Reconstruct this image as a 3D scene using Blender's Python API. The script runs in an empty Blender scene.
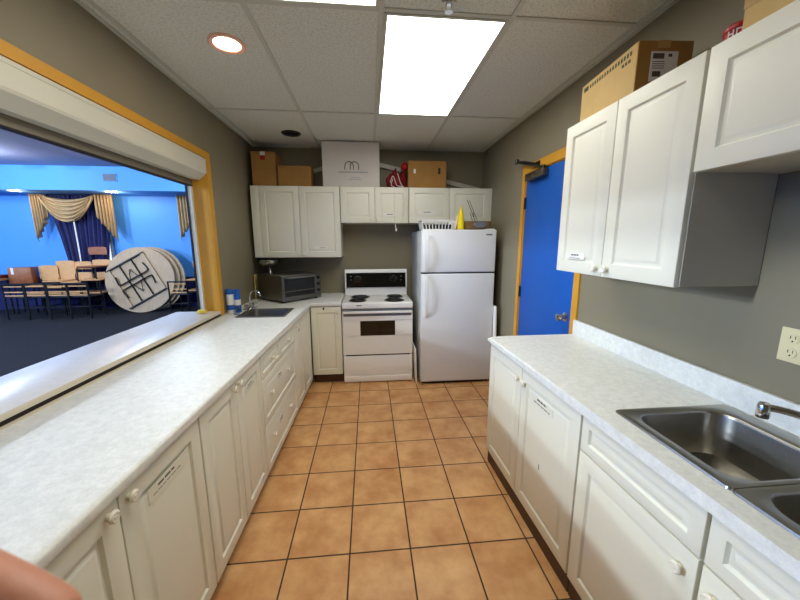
import bpy, bmesh, math, random
from mathutils import Vector, Matrix
random.seed(4)
C = bpy.context.scene.collection
PI = math.pi

# ------------------------------------------------------------------ materials
def s2l(c):
    return tuple(((v/255)/12.92 if v/255 <= .04045 else ((v/255+.055)/1.055)**2.4) for v in c)

def mat(name, rgb, rough=.5, metal=0.0, var=0.0, vscale=6.0, bump=0.0, bscale=200.0, coat=0.0,
        emit=None, estr=0.0, trans=0.0, rgb2=None, ior=1.45, stretch=None, sheen=0.0):
    m = bpy.data.materials.new(name); m.use_nodes = True
    nt = m.node_tree; N = nt.nodes; L = nt.links
    b = N['Principled BSDF']
    col = s2l(rgb)
    b.inputs['Base Color'].default_value = (*col, 1)
    b.inputs['Roughness'].default_value = rough
    b.inputs['Metallic'].default_value = metal
    b.inputs['IOR'].default_value = ior
    b.inputs['Coat Weight'].default_value = coat
    b.inputs['Transmission Weight'].default_value = trans
    b.inputs['Sheen Weight'].default_value = sheen
    if emit:
        b.inputs['Emission Color'].default_value = (*s2l(emit), 1)
        b.inputs['Emission Strength'].default_value = estr
    tc = N.new('ShaderNodeTexCoord'); mp = N.new('ShaderNodeMapping')
    L.new(tc.outputs['Object'], mp.inputs['Vector'])
    if stretch: mp.inputs['Scale'].default_value = stretch
    nz = N.new('ShaderNodeTexNoise'); nz.inputs['Scale'].default_value = vscale; nz.inputs['Detail'].default_value = 5
    L.new(mp.outputs['Vector'], nz.inputs['Vector'])
    if var or rgb2:
        rp = N.new('ShaderNodeValToRGB')
        if rgb2: c0, c1 = s2l(rgb2), col
        else:
            c0 = tuple(max(0, v*(1-var)) for v in col); c1 = tuple(min(1, v*(1+var)) for v in col)
        rp.color_ramp.elements[0].color = (*c0, 1); rp.color_ramp.elements[1].color = (*c1, 1)
        rp.color_ramp.elements[0].position = .34; rp.color_ramp.elements[1].position = .66
        L.new(nz.outputs['Fac'], rp.inputs['Fac']); L.new(rp.outputs['Color'], b.inputs['Base Color'])
    if bump:
        n2 = N.new('ShaderNodeTexNoise'); n2.inputs['Scale'].default_value = bscale
        L.new(mp.outputs['Vector'], n2.inputs['Vector'])
        bp = N.new('ShaderNodeBump'); bp.inputs['Strength'].default_value = bump; bp.inputs['Distance'].default_value = .002
        L.new(n2.outputs['Fac'], bp.inputs['Height']); L.new(bp.outputs['Normal'], b.inputs['Normal'])
    return m

M = {}
M['wall'] = mat('taupe_paint', (133, 125, 103), .5, var=.03, vscale=3, bump=.15, bscale=260)
M['cab'] = mat('white_thermofoil', (227, 226, 210), .38, var=.012, vscale=2)
M['cab_in'] = mat('white_melamine', (205, 205, 194), .5, var=.02, vscale=3)
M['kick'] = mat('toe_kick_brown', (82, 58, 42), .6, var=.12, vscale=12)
M['knob'] = mat('white_ceramic', (232, 228, 214), .2, var=.01, coat=.3)
M['ochre'] = mat('ochre_paint', (204, 148, 44), .45, var=.04, vscale=5, bump=.08, bscale=120)
M['blue_door'] = mat('blue_door_paint', (0, 84, 174), .5, var=.03, vscale=4)
M['steel'] = mat('stainless', (168, 165, 158), .3, metal=1, var=.05, vscale=30, stretch=(1, 12, 1))
M['steel_dark'] = mat('brushed_dark_steel', (122, 116, 104), .4, metal=1, var=.06, vscale=30, stretch=(1, 1, 14))
M['chrome'] = mat('chrome', (205, 205, 205), .12, metal=1)
M['drain'] = mat('drain_dark', (70, 70, 68), .35, metal=1)
M['appl'] = mat('white_enamel', (236, 236, 234), .25, var=.008, coat=.3)
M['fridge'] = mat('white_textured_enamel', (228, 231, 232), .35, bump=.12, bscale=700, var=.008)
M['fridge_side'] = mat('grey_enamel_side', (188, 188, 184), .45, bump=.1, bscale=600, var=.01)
M['black_gl'] = mat('black_glass', (12, 12, 13), .1, var=.1, coat=.4)
M['black'] = mat('black_plastic', (18, 18, 18), .45, var=.1)
M['coil'] = mat('black_coil', (20, 19, 18), .5, var=.15, vscale=40)
M['grey'] = mat('grey_plastic', (110, 114, 120), .4, var=.05)
M['ltgrey'] = mat('light_grey_print', (150, 150, 150), .5, var=.03)
M['ink'] = mat('dark_ink', (84, 80, 72), .7, var=.05)
M['greenink'] = mat('green_ink', (62, 72, 50), .7, var=.08)
M['card'] = mat('brown_cardboard', (160, 118, 60), .8, var=.06, vscale=9, bump=.1, bscale=90)
M['card2'] = mat('pale_cardboard', (204, 172, 112), .8, var=.05, vscale=7, bump=.1, bscale=90)
M['tape'] = mat('packing_tape', (186, 150, 92), .3, var=.03)
M['wbox'] = mat('white_cardboard', (206, 201, 192), .75, var=.02)
M['paper'] = mat('white_paper', (228, 226, 220), .7, var=.015)
M['label_wh'] = mat('label_tape', (232, 230, 222), .4, var=.01)
M['red'] = mat('red_cloth', (122, 8, 20), .7, var=.15, vscale=20, bump=.3, bscale=60)
M['redp'] = mat('red_plastic', (168, 20, 28), .35, var=.05)
M['ribbon'] = mat('white_ribbon', (222, 216, 206), .5, var=.03)
M['pvc'] = mat('white_pvc', (196, 194, 186), .4, var=.02)
M['yellow'] = mat('yellow_plastic', (236, 214, 16), .35, var=.04)
M['pink'] = mat('pink_plastic', (232, 190, 190), .4, var=.04)
M['wicker'] = mat('wicker', (128, 100, 62), .7, var=.3, vscale=60, bump=.5, bscale=180)
M['bluep'] = mat('blue_plastic', (20, 92, 178), .35, var=.05)
M['glass'] = mat('clear_glass', (240, 245, 245), .03, trans=1.0, ior=1.3)
M['oven_gl'] = mat('oven_glass', (26, 28, 30), .22, var=.08)
M['steel_satin'] = mat('satin_stainless', (120, 118, 112), .5, metal=1, var=.05, vscale=30)
M['ivory'] = mat('ivory_plastic', (226, 214, 170), .35, var=.01)
M['sponge'] = mat('yellow_sponge', (222, 196, 84), .9, var=.12, vscale=80, bump=.5, bscale=200)
M['board'] = mat('cutting_board', (206, 186, 120), .6, var=.08, vscale=14, stretch=(1, 1, 8))
M['tbar'] = mat('ceiling_grid_paint', (198, 200, 188), .5, var=.01)
M['shutter'] = mat('cream_aluminium', (206, 203, 186), .4, var=.02, vscale=4)
M['shut_dk'] = mat('shutter_rail', (128, 120, 104), .45, metal=.3, var=.05)
M['ledge'] = mat('white_laminate', (226, 226, 226), .3, var=.03, vscale=30)
M['ledge_edge'] = mat('cream_ledge_edge', (214, 204, 184), .45, var=.02)
M['gap_shade'] = mat('dark_gap', (34, 28, 24), .8, var=.1)  # near-black colour standing in for shade inside gaps and holes
M['blue'] = mat('bright_blue_paint', (74, 148, 224), .6, var=.02, vscale=2, bump=.08, bscale=150)
M['hceil'] = mat('hall_ceiling_paint', (150, 150, 178), .7, var=.03, vscale=2)
M['carpet'] = mat('navy_carpet', (9, 12, 22), .95, var=.18, vscale=90, bump=.4, bscale=300)
M['navy'] = mat('navy_velvet', (10, 20, 84), .8, var=.2, vscale=12, sheen=.3)
M['cream'] = mat('cream_satin', (176, 150, 112), .45, var=.08, vscale=14)
M['wood'] = mat('light_plywood', (206, 158, 104), .5, var=.1, vscale=7, stretch=(2, 2, 9))
M['wood_dk'] = mat('brown_wood', (140, 82, 44), .45, var=.18, vscale=6, stretch=(2, 8, 2))
M['ply'] = mat('table_plywood', (180, 154, 122), .6, var=.08, vscale=5, stretch=(6, 1, 1))
M['blackm'] = mat('black_steel', (20, 20, 22), .4, metal=.4, var=.1)
M['burg'] = mat('burgundy_laminate', (96, 18, 34), .4, var=.08)
M['skin'] = mat('skin', (206, 140, 112), .5, var=.05, vscale=30, bump=.15, bscale=400)
M['nail'] = mat('fingernail', (224, 170, 150), .3, var=.02)
M['vent'] = mat('vent_grey', (74, 84, 108), .5, var=.05)
M['lens'] = mat('lit_lens', (250, 255, 250), .4, emit=(255, 252, 240), estr=9.5, var=.005)
M['lamp_warm'] = mat('lit_lamp_warm', (255, 240, 228), .4, emit=(255, 222, 204), estr=24.0, var=.005)
M['glow_trim'] = mat('trim_painted_glow', (250, 196, 168), .35, var=.01)  # the lit lamp's pink glow is painted into the rim colour
M['lamp_cool'] = mat('lit_lamp_cool', (235, 244, 255), .4, emit=(205, 226, 255), estr=14.0, var=.005)
M['lamp_small'] = mat('lit_lamp_small', (255, 240, 228), .4, emit=(255, 232, 214), estr=6.0, var=.005)
M['day'] = mat('daylight_pane', (235, 244, 255), .2, emit=(225, 240, 255), estr=1.1, var=.005)

def counter_mat():
    m = mat('speckled_laminate', (214, 216, 210), .42, var=.0)
    nt = m.node_tree; N = nt.nodes; L = nt.links; b = N['Principled BSDF']
    tc = N.new('ShaderNodeTexCoord')
    a = N.new('ShaderNodeTexNoise'); a.inputs['Scale'].default_value = 38; a.inputs['Detail'].default_value = 8; a.inputs['Roughness'].default_value = .7
    c = N.new('ShaderNodeTexNoise'); c.inputs['Scale'].default_value = 240; c.inputs['Detail'].default_value = 3
    L.new(tc.outputs['Object'], a.inputs['Vector']); L.new(tc.outputs['Object'], c.inputs['Vector'])
    mx = N.new('ShaderNodeMath'); mx.operation = 'MULTIPLY_ADD'; mx.inputs[1].default_value = .35
    L.new(c.outputs['Fac'], mx.inputs[0]); L.new(a.outputs['Fac'], mx.inputs[2])
    r = N.new('ShaderNodeValToRGB')
    r.color_ramp.elements[0].position = .45; r.color_ramp.elements[0].color = (*s2l((211, 213, 207)), 1)
    r.color_ramp.elements[1].position = .85; r.color_ramp.elements[1].color = (*s2l((236, 237, 232)), 1)
    L.new(mx.outputs[0], r.inputs['Fac']); L.new(r.outputs['Color'], b.inputs['Base Color'])
    return m
M['counter'] = counter_mat()

def ceil_mat():
    m = mat('fissured_ceiling_tile', (186, 181, 168), .9)
    nt = m.node_tree; N = nt.nodes; L = nt.links; b = N['Principled BSDF']
    tc = N.new('ShaderNodeTexCoord')
    a = N.new('ShaderNodeTexNoise'); a.inputs['Scale'].default_value = 85; a.inputs['Detail'].default_value = 6; a.inputs['Roughness'].default_value = .75
    L.new(tc.outputs['Object'], a.inputs['Vector'])
    r = N.new('ShaderNodeValToRGB')
    r.color_ramp.elements[0].position = .36; r.color_ramp.elements[0].color = (*s2l((188, 191, 180)), 1)
    r.color_ramp.elements[1].position = .52; r.color_ramp.elements[1].color = (*s2l((224, 227, 217)), 1)
    L.new(a.outputs['Fac'], r.inputs['Fac']); L.new(r.outputs['Color'], b.inputs['Base Color'])
    bp = N.new('ShaderNodeBump'); bp.inputs['Strength'].default_value = .2; bp.inputs['Distance'].default_value = .003
    L.new(a.outputs['Fac'], bp.inputs['Height']); L.new(bp.outputs['Normal'], b.inputs['Normal'])
    return m
M['ceil'] = ceil_mat()

TS, TX, TY = .305, -.426, 1.420      # floor tile pitch and grid origin
def floor_mat():
    m = mat('terracotta_tile', (200, 150, 100), .35)
    nt = m.node_tree; N = nt.nodes; L = nt.links; b = N['Principled BSDF']
    tc = N.new('ShaderNodeTexCoord'); sp = N.new('ShaderNodeSeparateXYZ'); L.new(tc.outputs['Object'], sp.inputs[0])
    def math_(op, a, bv=None, c=None):
        n = N.new('ShaderNodeMath'); n.operation = op
        for i, v in enumerate((a, bv, c)):
            if v is None: continue
            if isinstance(v, (int, float)): n.inputs[i].default_value = v
            else: L.new(v, n.inputs[i])
        return n.outputs[0]
    u = math_('DIVIDE', math_('SUBTRACT', sp.outputs['X'], TX), TS)
    v = math_('DIVIDE', math_('SUBTRACT', sp.outputs['Y'], TY), TS)
    fu, fv = math_('FRACT', u), math_('FRACT', v)
    du = math_('MINIMUM', fu, math_('SUBTRACT', 1.0, fu)); dv = math_('MINIMUM', fv, math_('SUBTRACT', 1.0, fv))
    d = math_('MINIMUM', du, dv)
    mr = N.new('ShaderNodeMapRange'); L.new(d, mr.inputs['Value'])
    mr.inputs['From Min'].default_value = .009; mr.inputs['From Max'].default_value = .016
    cu, cv = math_('FLOOR', u), math_('FLOOR', v)
    cx = N.new('ShaderNodeCombineXYZ'); L.new(cu, cx.inputs[0]); L.new(cv, cx.inputs[1])
    wn = N.new('ShaderNodeTexWhiteNoise'); L.new(cx.outputs[0], wn.inputs['Vector'])
    off = N.new('ShaderNodeVectorMath'); off.operation = 'MULTIPLY_ADD'; off.inputs[1].default_value = (9, 9, 9)
    L.new(wn.outputs['Color'], off.inputs[0]); L.new(tc.outputs['Object'], off.inputs[2])
    nz = N.new('ShaderNodeTexNoise'); nz.inputs['Scale'].default_value = 6; nz.inputs['Detail'].default_value = 5; nz.inputs['Roughness'].default_value = .6
    L.new(off.outputs[0], nz.inputs['Vector'])
    r = N.new('ShaderNodeValToRGB')
    r.color_ramp.elements[0].position = .3; r.color_ramp.elements[0].color = (*s2l((184, 126, 74)), 1)
    r.color_ramp.elements[1].position = .72; r.color_ramp.elements[1].color = (*s2l((222, 176, 122)), 1)
    L.new(nz.outputs['Fac'], r.inputs['Fac'])
    mix = N.new('ShaderNodeMixRGB'); L.new(mr.outputs['Result'], mix.inputs['Fac'])
    mix.inputs['Color1'].default_value = (*s2l((64, 46, 34)), 1); L.new(r.outputs['Color'], mix.inputs['Color2'])
    L.new(mix.outputs['Color'], b.inputs['Base Color'])
    rr = N.new('ShaderNodeMapRange'); L.new(mr.outputs['Result'], rr.inputs['Value'])
    rr.inputs['To Min'].default_value = .9; rr.inputs['To Max'].default_value = .42; L.new(rr.outputs['Result'], b.inputs['Roughness'])
    bp = N.new('ShaderNodeBump'); bp.inputs['Strength'].default_value = .6; bp.inputs['Distance'].default_value = .003
    L.new(mr.outputs['Result'], bp.inputs['Height']); L.new(bp.outputs['Normal'], b.inputs['Normal'])
    return m
M['floor'] = floor_mat()

# ------------------------------------------------------------------ mesh helpers
def box(bm, x0, x1, y0, y1, z0, z1, bev=0.0, seg=2, mi=0):
    vs = [bm.verts.new((x, y, z)) for x in (x0, x1) for y in (y0, y1) for z in (z0, z1)]
    fs = [bm.faces.new([vs[i] for i in f]) for f in ((0,1,3,2),(4,6,7,5),(0,4,5,1),(2,3,7,6),(0,2,6,4),(1,5,7,3))]
    for f in fs: f.material_index = mi
    if bev:
        es = list({e for f in fs for e in f.edges})
        bmesh.ops.bevel(bm, geom=es, offset=bev, segments=seg, affect='EDGES', profile=.5)
    return vs

def prism(bm, poly, z0, z1, mi=0):
    a = [bm.verts.new((x, y, z0)) for x, y in poly]; b = [bm.verts.new((x, y, z1)) for x, y in poly]
    n = len(poly)
    fs = [bm.faces.new(a[::-1]), bm.faces.new(b)]
    for i in range(n): fs.append(bm.faces.new((a[i], a[(i+1) % n], b[(i+1) % n], b[i])))
    for f in fs: f.material_index = mi
    return fs

def loft(bm, loops, cap0=False, cap1=False, closed=True, mi=0):
    R = [[bm.verts.new(p) for p in l] for l in loops]
    n = len(loops[0])
    for A, B in zip(R, R[1:]):
        for i in range(n if closed else n-1):
            f = bm.faces.new((A[i], A[(i+1) % n], B[(i+1) % n], B[i])); f.material_index = mi
    if cap0: bm.faces.new(R[0][::-1]).material_index = mi
    if cap1: bm.faces.new(R[-1]).material_index = mi
    return R

def lathe(bm, prof, n=24, c=(0, 0, 0), axis='z', mi=0, cap0=True, cap1=True):
    loops = []
    for r, h in prof:
        l = []
        for i in range(n):
            a = 2*PI*i/n; u, v = r*math.cos(a), r*math.sin(a)
            p = {'z': (u, v, h), 'y': (u, h, -v), 'x': (h, u, v)}[axis]
            l.append((p[0]+c[0], p[1]+c[1], p[2]+c[2]))
        loops.append(l)
    return loft(bm, loops, cap0, cap1, mi=mi)

def smooth_path(pts, k=6):
    P = [Vector(p) for p in pts]
    if len(P) < 3: return P
    out = []
    for i in range(len(P)-1):
        p0, p1, p2, p3 = P[max(i-1, 0)], P[i], P[i+1], P[min(i+2, len(P)-1)]
        for j in range(k):
            t = j/k
            out.append(.5*((2*p1)+(p2-p0)*t+(2*p0-5*p1+4*p2-p3)*t*t+(3*p1-p0-3*p2+p3)*t**3))
    out.append(P[-1]); return out

def tube(bm, pts, r, n=10, k=0, mi=0):
    P = smooth_path(pts, k) if k else [Vector(p) for p in pts]
    loops = []; prev = None
    for i, p in enumerate(P):
        t = (P[min(i+1, len(P)-1)]-P[max(i-1, 0)]).normalized()
        if prev is None:
            a = Vector((0, 0, 1)) if abs(t.z) < .9 else Vector((1, 0, 0))
            u = t.cross(a).normalized()
        else:
            u = (prev - t*prev.dot(t)).normalized()
        prev = u; v = t.cross(u)
        rr = r[int(i*(len(r)-1)/(max(1, len(P)-1)))] if isinstance(r, (list, tuple)) else r
        loops.append([p+u*rr*math.cos(2*PI*j/n)+v*rr*math.sin(2*PI*j/n) for j in range(n)])
    loft(bm, loops, True, True, mi=mi)

def rrect(cx, cy, w, d, r, z, n=6):
    out = []
    for (sx, sy, a0) in ((1, 1, 0), (-1, 1, PI/2), (-1, -1, PI), (1, -1, 1.5*PI)):
        for i in range(n+1):
            a = a0+PI/2*i/n
            out.append((cx+sx*(w/2-r)+r*math.cos(a), cy+sy*(d/2-r)+r*math.sin(a), z))
    return out

def grid_slab(xs, ys, filled, z0, z1, bev=None, off=.012, warp=None):
    bm = bmesh.new()
    top, bot = {}, {}
    def g(d, i, j, z):
        if (i, j) not in d: d[(i, j)] = bm.verts.new((xs[i], ys[j], z))
        return d[(i, j)]
    cell = lambda i, j: 0 <= i < len(xs)-1 and 0 <= j < len(ys)-1 and filled(i, j)
    for i in range(len(xs)-1):
        for j in range(len(ys)-1):
            if not cell(i, j): continue
            q = ((i, j), (i+1, j), (i+1, j+1), (i, j+1))
            bm.faces.new([g(top, *p, z1) for p in q]); bm.faces.new([g(bot, *p, z0) for p in q[::-1]])
            for (p, s, di, dj) in ((q[0], q[1], 0, -1), (q[1], q[2], 1, 0), (q[2], q[3], 0, 1), (q[3], q[0], -1, 0)):
                if not cell(i+di, j+dj):
                    bm.faces.new((g(bot, *p, z0), g(bot, *s, z0), g(top, *s, z1), g(top, *p, z1)))
    if warp:
        for v in bm.verts: warp(v)
    if bev:
        es = [e for e in bm.edges if bev((e.verts[0].co+e.verts[1].co)/2, (e.verts[1].co-e.verts[0].co).normalized())]
        bmesh.ops.bevel(bm, geom=es, offset=off, segments=4, affect='EDGES', profile=.5)
    return bm

def obj(name, bm, m, parent=None, loc=(0, 0, 0), rot=(0, 0, 0), ang=35, keep=False):
    bmesh.ops.recalc_face_normals(bm, faces=bm.faces[:])
    me = bpy.data.meshes.new(name); bm.to_mesh(me)
    if not keep: bm.free()
    for x in (m if isinstance(m, (list, tuple)) else [m]):
        me.materials.append(M[x] if isinstance(x, str) else x)
    for p in me.polygons: p.use_smooth = True
    me.set_sharp_from_angle(angle=math.radians(ang))
    o = bpy.data.objects.new(name, me); C.objects.link(o)
    o.location = loc; o.rotation_euler = rot
    if parent: o.parent = parent
    return o

def tag(o, label=None, cat=None, group=None, kind=None):
    if label: o['label'] = label
    if cat: o['category'] = cat
    if group: o['group'] = group
    if kind: o['kind'] = kind
    return o

def thing(name, label, cat, loc=(0, 0, 0), rotz=0.0, group=None):
    o = bpy.data.objects.new(name, None); C.objects.link(o)
    o.empty_display_size = .05
    o.location = loc; o.rotation_euler = (0, 0, rotz)
    return tag(o, label, cat, group)

def struct(name, bm, m, parent=None, loc=(0, 0, 0), ang=35):
    o = obj(name, bm, m, parent, loc, ang=ang)
    if not parent: o['kind'] = 'structure'
    return o

def B(*boxes, bev=0.0):
    bm = bmesh.new()
    for b in boxes: box(bm, *b, bev=bev)
    return bm

def copy_tree(o, parent=None):
    c = o.copy(); C.objects.link(c)
    if parent: c.parent = parent
    for ch in [x for x in bpy.data.objects if x.parent == o]:
        copy_tree(ch, c)
    return c

# ------------------------------------------------------------------ room dimensions
XL, XR, YB, H = -1.28, 1.40, 4.11, 2.60
YN = -1.30                                # wall behind the camera
# ---- kitchen shell
struct('floor', B((XL-.0, XR, YN, YB, -.05, 0)), 'floor')
ceil = struct('ceiling', B((XL, XR, YN, YB, H, H+.05)), 'ceil')
WT = .15
OY0, OY1, OZ0, OZ1 = -.55, 2.895, .925, 2.19   # serving opening
struct('wall_left', B((XL-WT, XL, YN, OY0, 0, 3.03), (XL-WT, XL, OY1, 8.3, 0, 3.03),
                      (XL-WT, XL, OY0, OY1, 0, OZ0), (XL-WT, XL, OY0, OY1, OZ1, 3.03)), 'wall')
DY0, DY1, DZ = 2.12, 2.94, 2.12               # doorway in the right wall
struct('wall_right', B((XR, XR+.12, YN, DY0, 0, H+.05), (XR, XR+.12, DY1, YB+.1, 0, H+.05), (XR, XR+.12, DY0, DY1, DZ, H+.05)), 'wall')
struct('wall_back', B((XL, XR, YB, YB+.1, 0, H+.05)), 'wall')
struct('wall_front', B((XL, XR, YN-.1, YN, 0, H+.05)), 'wall')
# ceiling grid
bm = bmesh.new()
for x in (-1.215, -.545, .08, .71, 1.352): box(bm, x-.012, x+.012, YN, YB, H-.006, H+.002)
for y in (-.75, .50, 1.74, 3.02): box(bm, XL, XR, y-.012, y+.012, H-.0058, H+.002)
box(bm, XL, XL+.022, YN, YB, H-.006, H+.002); box(bm, XR-.022, XR, YN, YB, H-.006, H+.002); box(bm, XL, XR, YB-.022, YB, H-.0059, H+.002)
obj('grid_bars', bm, 'tbar', ceil)

# serving opening trim (casing + jamb lining)
t = .012
struct('trim_1', B((XL, XL+t, OY0, OY1+.065, OZ1-.002, OZ1+.05), (XL, XL+t, OY1-.004, OY1+.065, .912, OZ1),
                   (XL-WT, XL, OY1-.006, OY1+.001, OZ0, OZ1), (XL-WT, XL, OY0, OY0+.006, OZ0, OZ1),
                   (XL-WT, XL, OY0, OY1, OZ1-.004, OZ1+.001)), 'ochre')
# door trim
struct('trim_2', B((XR-t, XR, DY0-.062, DY0, 0, DZ+.07), (XR-t, XR, DY1, DY1+.055, 0, DZ+.07), (XR-t, XR, DY0, DY1, DZ, DZ+.07),
                   (XR, XR+.1, DY0-.001, DY0+.008, 0, DZ), (XR, XR+.1, DY1-.008, DY1+.001, 0, DZ), (XR, XR+.1, DY0, DY1, DZ-.008, DZ+.001)), 'ochre')

# ------------------------------------------------------------------ blue door
door = bpy.data.objects.new('door_1', None); C.objects.link(door); door.location = (XR+.002, DY1-.01, 0); door['kind'] = 'structure'
obj('door_leaf', B((0, .044, -(DY1-DY0)+.02, 0, .008, DZ-.01), bev=.002), 'blue_door', door)
bm = bmesh.new()
for s, q in ((-1, 0),):
    lathe(bm, [(.034, 0), (.034, -.006), (.014, -.012), (.012, -.03), (.022, -.036), (.029, -.048), (.026, -.062), (.012, -.068), (.001, -.069)], 20, (0, -.735, 1.0), 'x')
obj('door_knob', bm, 'chrome', door)
for z in (1.87, 1.08, .28):
    bm = bmesh.new(); lathe(bm, [(.006, z-.05), (.006, z+.05)], 12, (-.008, .006, 0)); box(bm, -.006, -.001, -.016, .002, z-.05, z+.05)
    obj('hinge', bm, 'drain', door)
# closer body on the leaf plus two arm links and bracket
bm = bmesh.new(); box(bm, -.055, 0, -.36, -.06, 2.045, 2.10, bev=.008); lathe(bm, [(.016, -.07), (.022, -.055)], 14, (0, -.20, 2.055), 'x')
cl = obj('door_closer', bm, 'steel_dark', door)
bm = bmesh.new()
tube(bm, [(-.03, -.33, 2.112), (-.06, -.12, 2.17), (-.075, .06, 2.23)], [.009, .009], 8)
tube(bm, [(-.075, .06, 2.23), (-.06, -.06, 2.205), (-.02, -.20, 2.16)], [.008, .008], 8)
lathe(bm, [(.016, 2.212), (.016, 2.25)], 12, (-.075, .06, 0)); box(bm, -.02, -.012, -.24, -.16, 2.14, 2.18)
lathe(bm, [(.014, 2.09), (.014, 2.125)], 12, (-.03, -.33, 0))
obj('closer_arm', bm, 'drain', cl)

# ------------------------------------------------------------------ roller shutter over the opening
sh = thing('roller_shutter', 'cream roller shutter raised above the serving opening', 'shutter', (XL, 1.15, 1.95))
def yprism(bm, poly, y0, y1, mi=0):         # poly in (x,z)
    a = [bm.verts.new((x, y0, z)) for x, z in poly]; b = [bm.verts.new((x, y1, z)) for x, z in poly]
    n = len(poly); fs = [bm.faces.new(a), bm.faces.new(b[::-1])]
    for i in range(n): fs.append(bm.faces.new((a[i], b[i], b[(i+1) % n], a[(i+1) % n])))
    for f in fs: f.material_index = mi
y0, y1 = OY0+.01-1.15, OY1-.012-1.15
bm = bmesh.new()
yprism(bm, [(.012, .232), (.012, .13), (.006, .118), (-.05, .072), (-.10, .072), (-.10, .232)], y0, y1)
obj('shutter_housing', bm, 'shutter', sh, ang=20)
bm = bmesh.new(); yprism(bm, [(.0125, .226), (.0145, .226), (.0145, .214), (.0125, .214)], y0, y1)
obj('housing_lip', bm, 'shutter', sh)
bm = bmesh.new(); yprism(bm, [(-.105, .10), (-.105, .03), (-.135, .03), (-.135, .10)], y0, y1)
obj('bottom_rail', bm, 'shut_dk', sh)
bm = bmesh.new(); yprism(bm, [(-.104, .03), (-.104, .022), (-.136, .022), (-.136, .03)], y0, y1)
obj('rubber_seal', bm, 'black', sh)
bm = bmesh.new(); box(bm, -.136, -.108, y1-.022, y1+.004, -.99, .06); obj('guide_rail', bm, 'shutter', sh)
bm = bmesh.new(); box(bm, -.152, -.136, y1-.026, y1+.004, -.99, .06); obj('guide_seal', bm, 'black', sh)
bm = bmesh.new(); box(bm, -.135, -.105, y0-.004, y0+.022, -.99, .06); obj('guide_rail', bm, 'shutter', sh)

# serving ledge
lg = thing('serving_ledge', 'white ledge along the serving opening above the left worktop', 'ledge', (XL, 1.15, .926))
bm = bmesh.new(); box(bm, -.345, .008, OY0-1.15+.004, OY1-1.15-.008, .004, .03, bev=.003); obj('ledge_top', bm, 'ledge', lg)
bm = bmesh.new(); box(bm, .008, .014, OY0-1.15+.004, OY1-1.15-.008, .006, .03, bev=.001); obj('ledge_edge', bm, 'ledge_edge', lg)
bm = bmesh.new(); box(bm, .001, .008, OY0-1.15+.004, OY1-1.15-.008, -.014, .003); obj('shadow_gap', bm, 'gap_shade', lg)

bm = bmesh.new(); box(bm, -.034, .034, -.022, .022, 0, .03, bev=.008)
tag(obj('sponge', bm, 'sponge', None, (-1.375, 2.80, .957), (0, 0, .2)), 'small yellow sponge on the far end of the white ledge', 'sponge')

# ------------------------------------------------------------------ cabinet fronts
def front_mesh(w, h, stile=.06, t=.02):
    bm = bmesh.new()
    def ring(i, y): return [(i, y, i), (w-i, y, i), (w-i, y, h-i), (i, y, h-i)]
    s = stile
    loft(bm, [ring(0, 0), ring(0, -t+.004), ring(.0015, -t+.001), ring(.004, -t), ring(s, -t), ring(s+.006, -t+.009), ring(s+.012, -t+.009),
              ring(s+.024, -t+.001), ring(s+.028, -t+.0003)], True, True)
    return bm

def knob_mesh():
    bm = bmesh.new()
    lathe(bm, [(.009, 0), (.0075, -.005), (.007, -.009), (.014, -.012), (.0175, -.016), (.0172, -.020), (.013, -.0235), (.006, -.0225), (.0055, -.0235), (.001, -.024)], 20, (0, 0, 0), 'y')
    return bm
KN = None
def knob(parent, x, z, y=-.02):
    global KN
    if KN is None:
        o = obj('knob', knob_mesh(), 'knob'); KN = o.data
    else:
        o = bpy.data.objects.new('knob', KN); C.objects.link(o)
    o.parent = parent; o.location = (x, y, z); return o

def plate(parent, x, z, w=.12, h=.035, lines=((.2, .8, .62, .86), (.08, .92, .25, .36)), y=-.0202, plain=False):
    bm = bmesh.new(); box(bm, -w/2, w/2, -.0012, 0, -h/2, h/2)
    rnd = random.Random(int(x*1000)+int(z*100))
    for a, b, c, d in lines:
        p = a
        while p < b:
            q = min(b, p+rnd.uniform(.05, .16))
            box(bm, -w/2+p*w, -w/2+q*w, -.0016, -.0011, -h/2+c*h, -h/2+d*h, mi=1); p = q+.025
    o = obj('label_strip', bm, ['label_wh' if not plain else 'cab', 'ink'], parent, (x, y, z))
    return o

def cabinet(name, label, cat, loc, rotz, w, z0, z1, depth, fronts, kick=True, group=None, filler=None, kd=.05):
    t = thing(name, label, cat, loc, rotz, group)
    bm = bmesh.new()
    if kick:            # base units are open at the top, under the worktop
        for q in ((.001, .017, 0, depth, z0, z1), (w-.017, w-.001, 0, depth, z0, z1), (.017, w-.017, 0, depth, z0, z0+.016), (.017, w-.017, depth-.012, depth, z0+.016, z1), (.017, w-.017, 0, .016, z1-.05, z1), (.017, w-.017, 0, .004, z0+.016, z1-.05)): box(bm, *q)
    else: box(bm, .001, w-.001, 0, depth, z0, z1, bev=.0015, seg=1)
    obj('cabinet_body', bm, 'cab_in', t)
    if kick:
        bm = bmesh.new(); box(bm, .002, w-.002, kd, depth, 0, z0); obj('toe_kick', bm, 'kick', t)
    if filler:
        bm = bmesh.new(); box(bm, *filler, bev=.002); obj('filler_strip', bm, 'cab', t)
    for f in fronts:
        kind, x0, x1, a, b = f[:5]; ex = f[5] if len(f) > 5 else {}
        o = obj('door' if kind == 'door' else 'drawer', front_mesh(x1-x0, b-a, ex.get('stile', .06 if kind == 'door' else .035)), 'cab', t, (x0, -.0005, a))
        for kx, kz in ex.get('knobs', []): knob(o, kx-x0, kz-a)
        for p in ex.get('plates', []): plate(o, p[0]-x0, p[1]-a, *p[2:])
        if 'hook' in ex:
            bm = bmesh.new(); box(bm, -.008, .008, -.006, 0, -.012, .012, bev=.002); obj('latch', bm, 'black', o, (ex['hook'][0]-x0, -.02, ex['hook'][1]-a))
    return t
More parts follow.
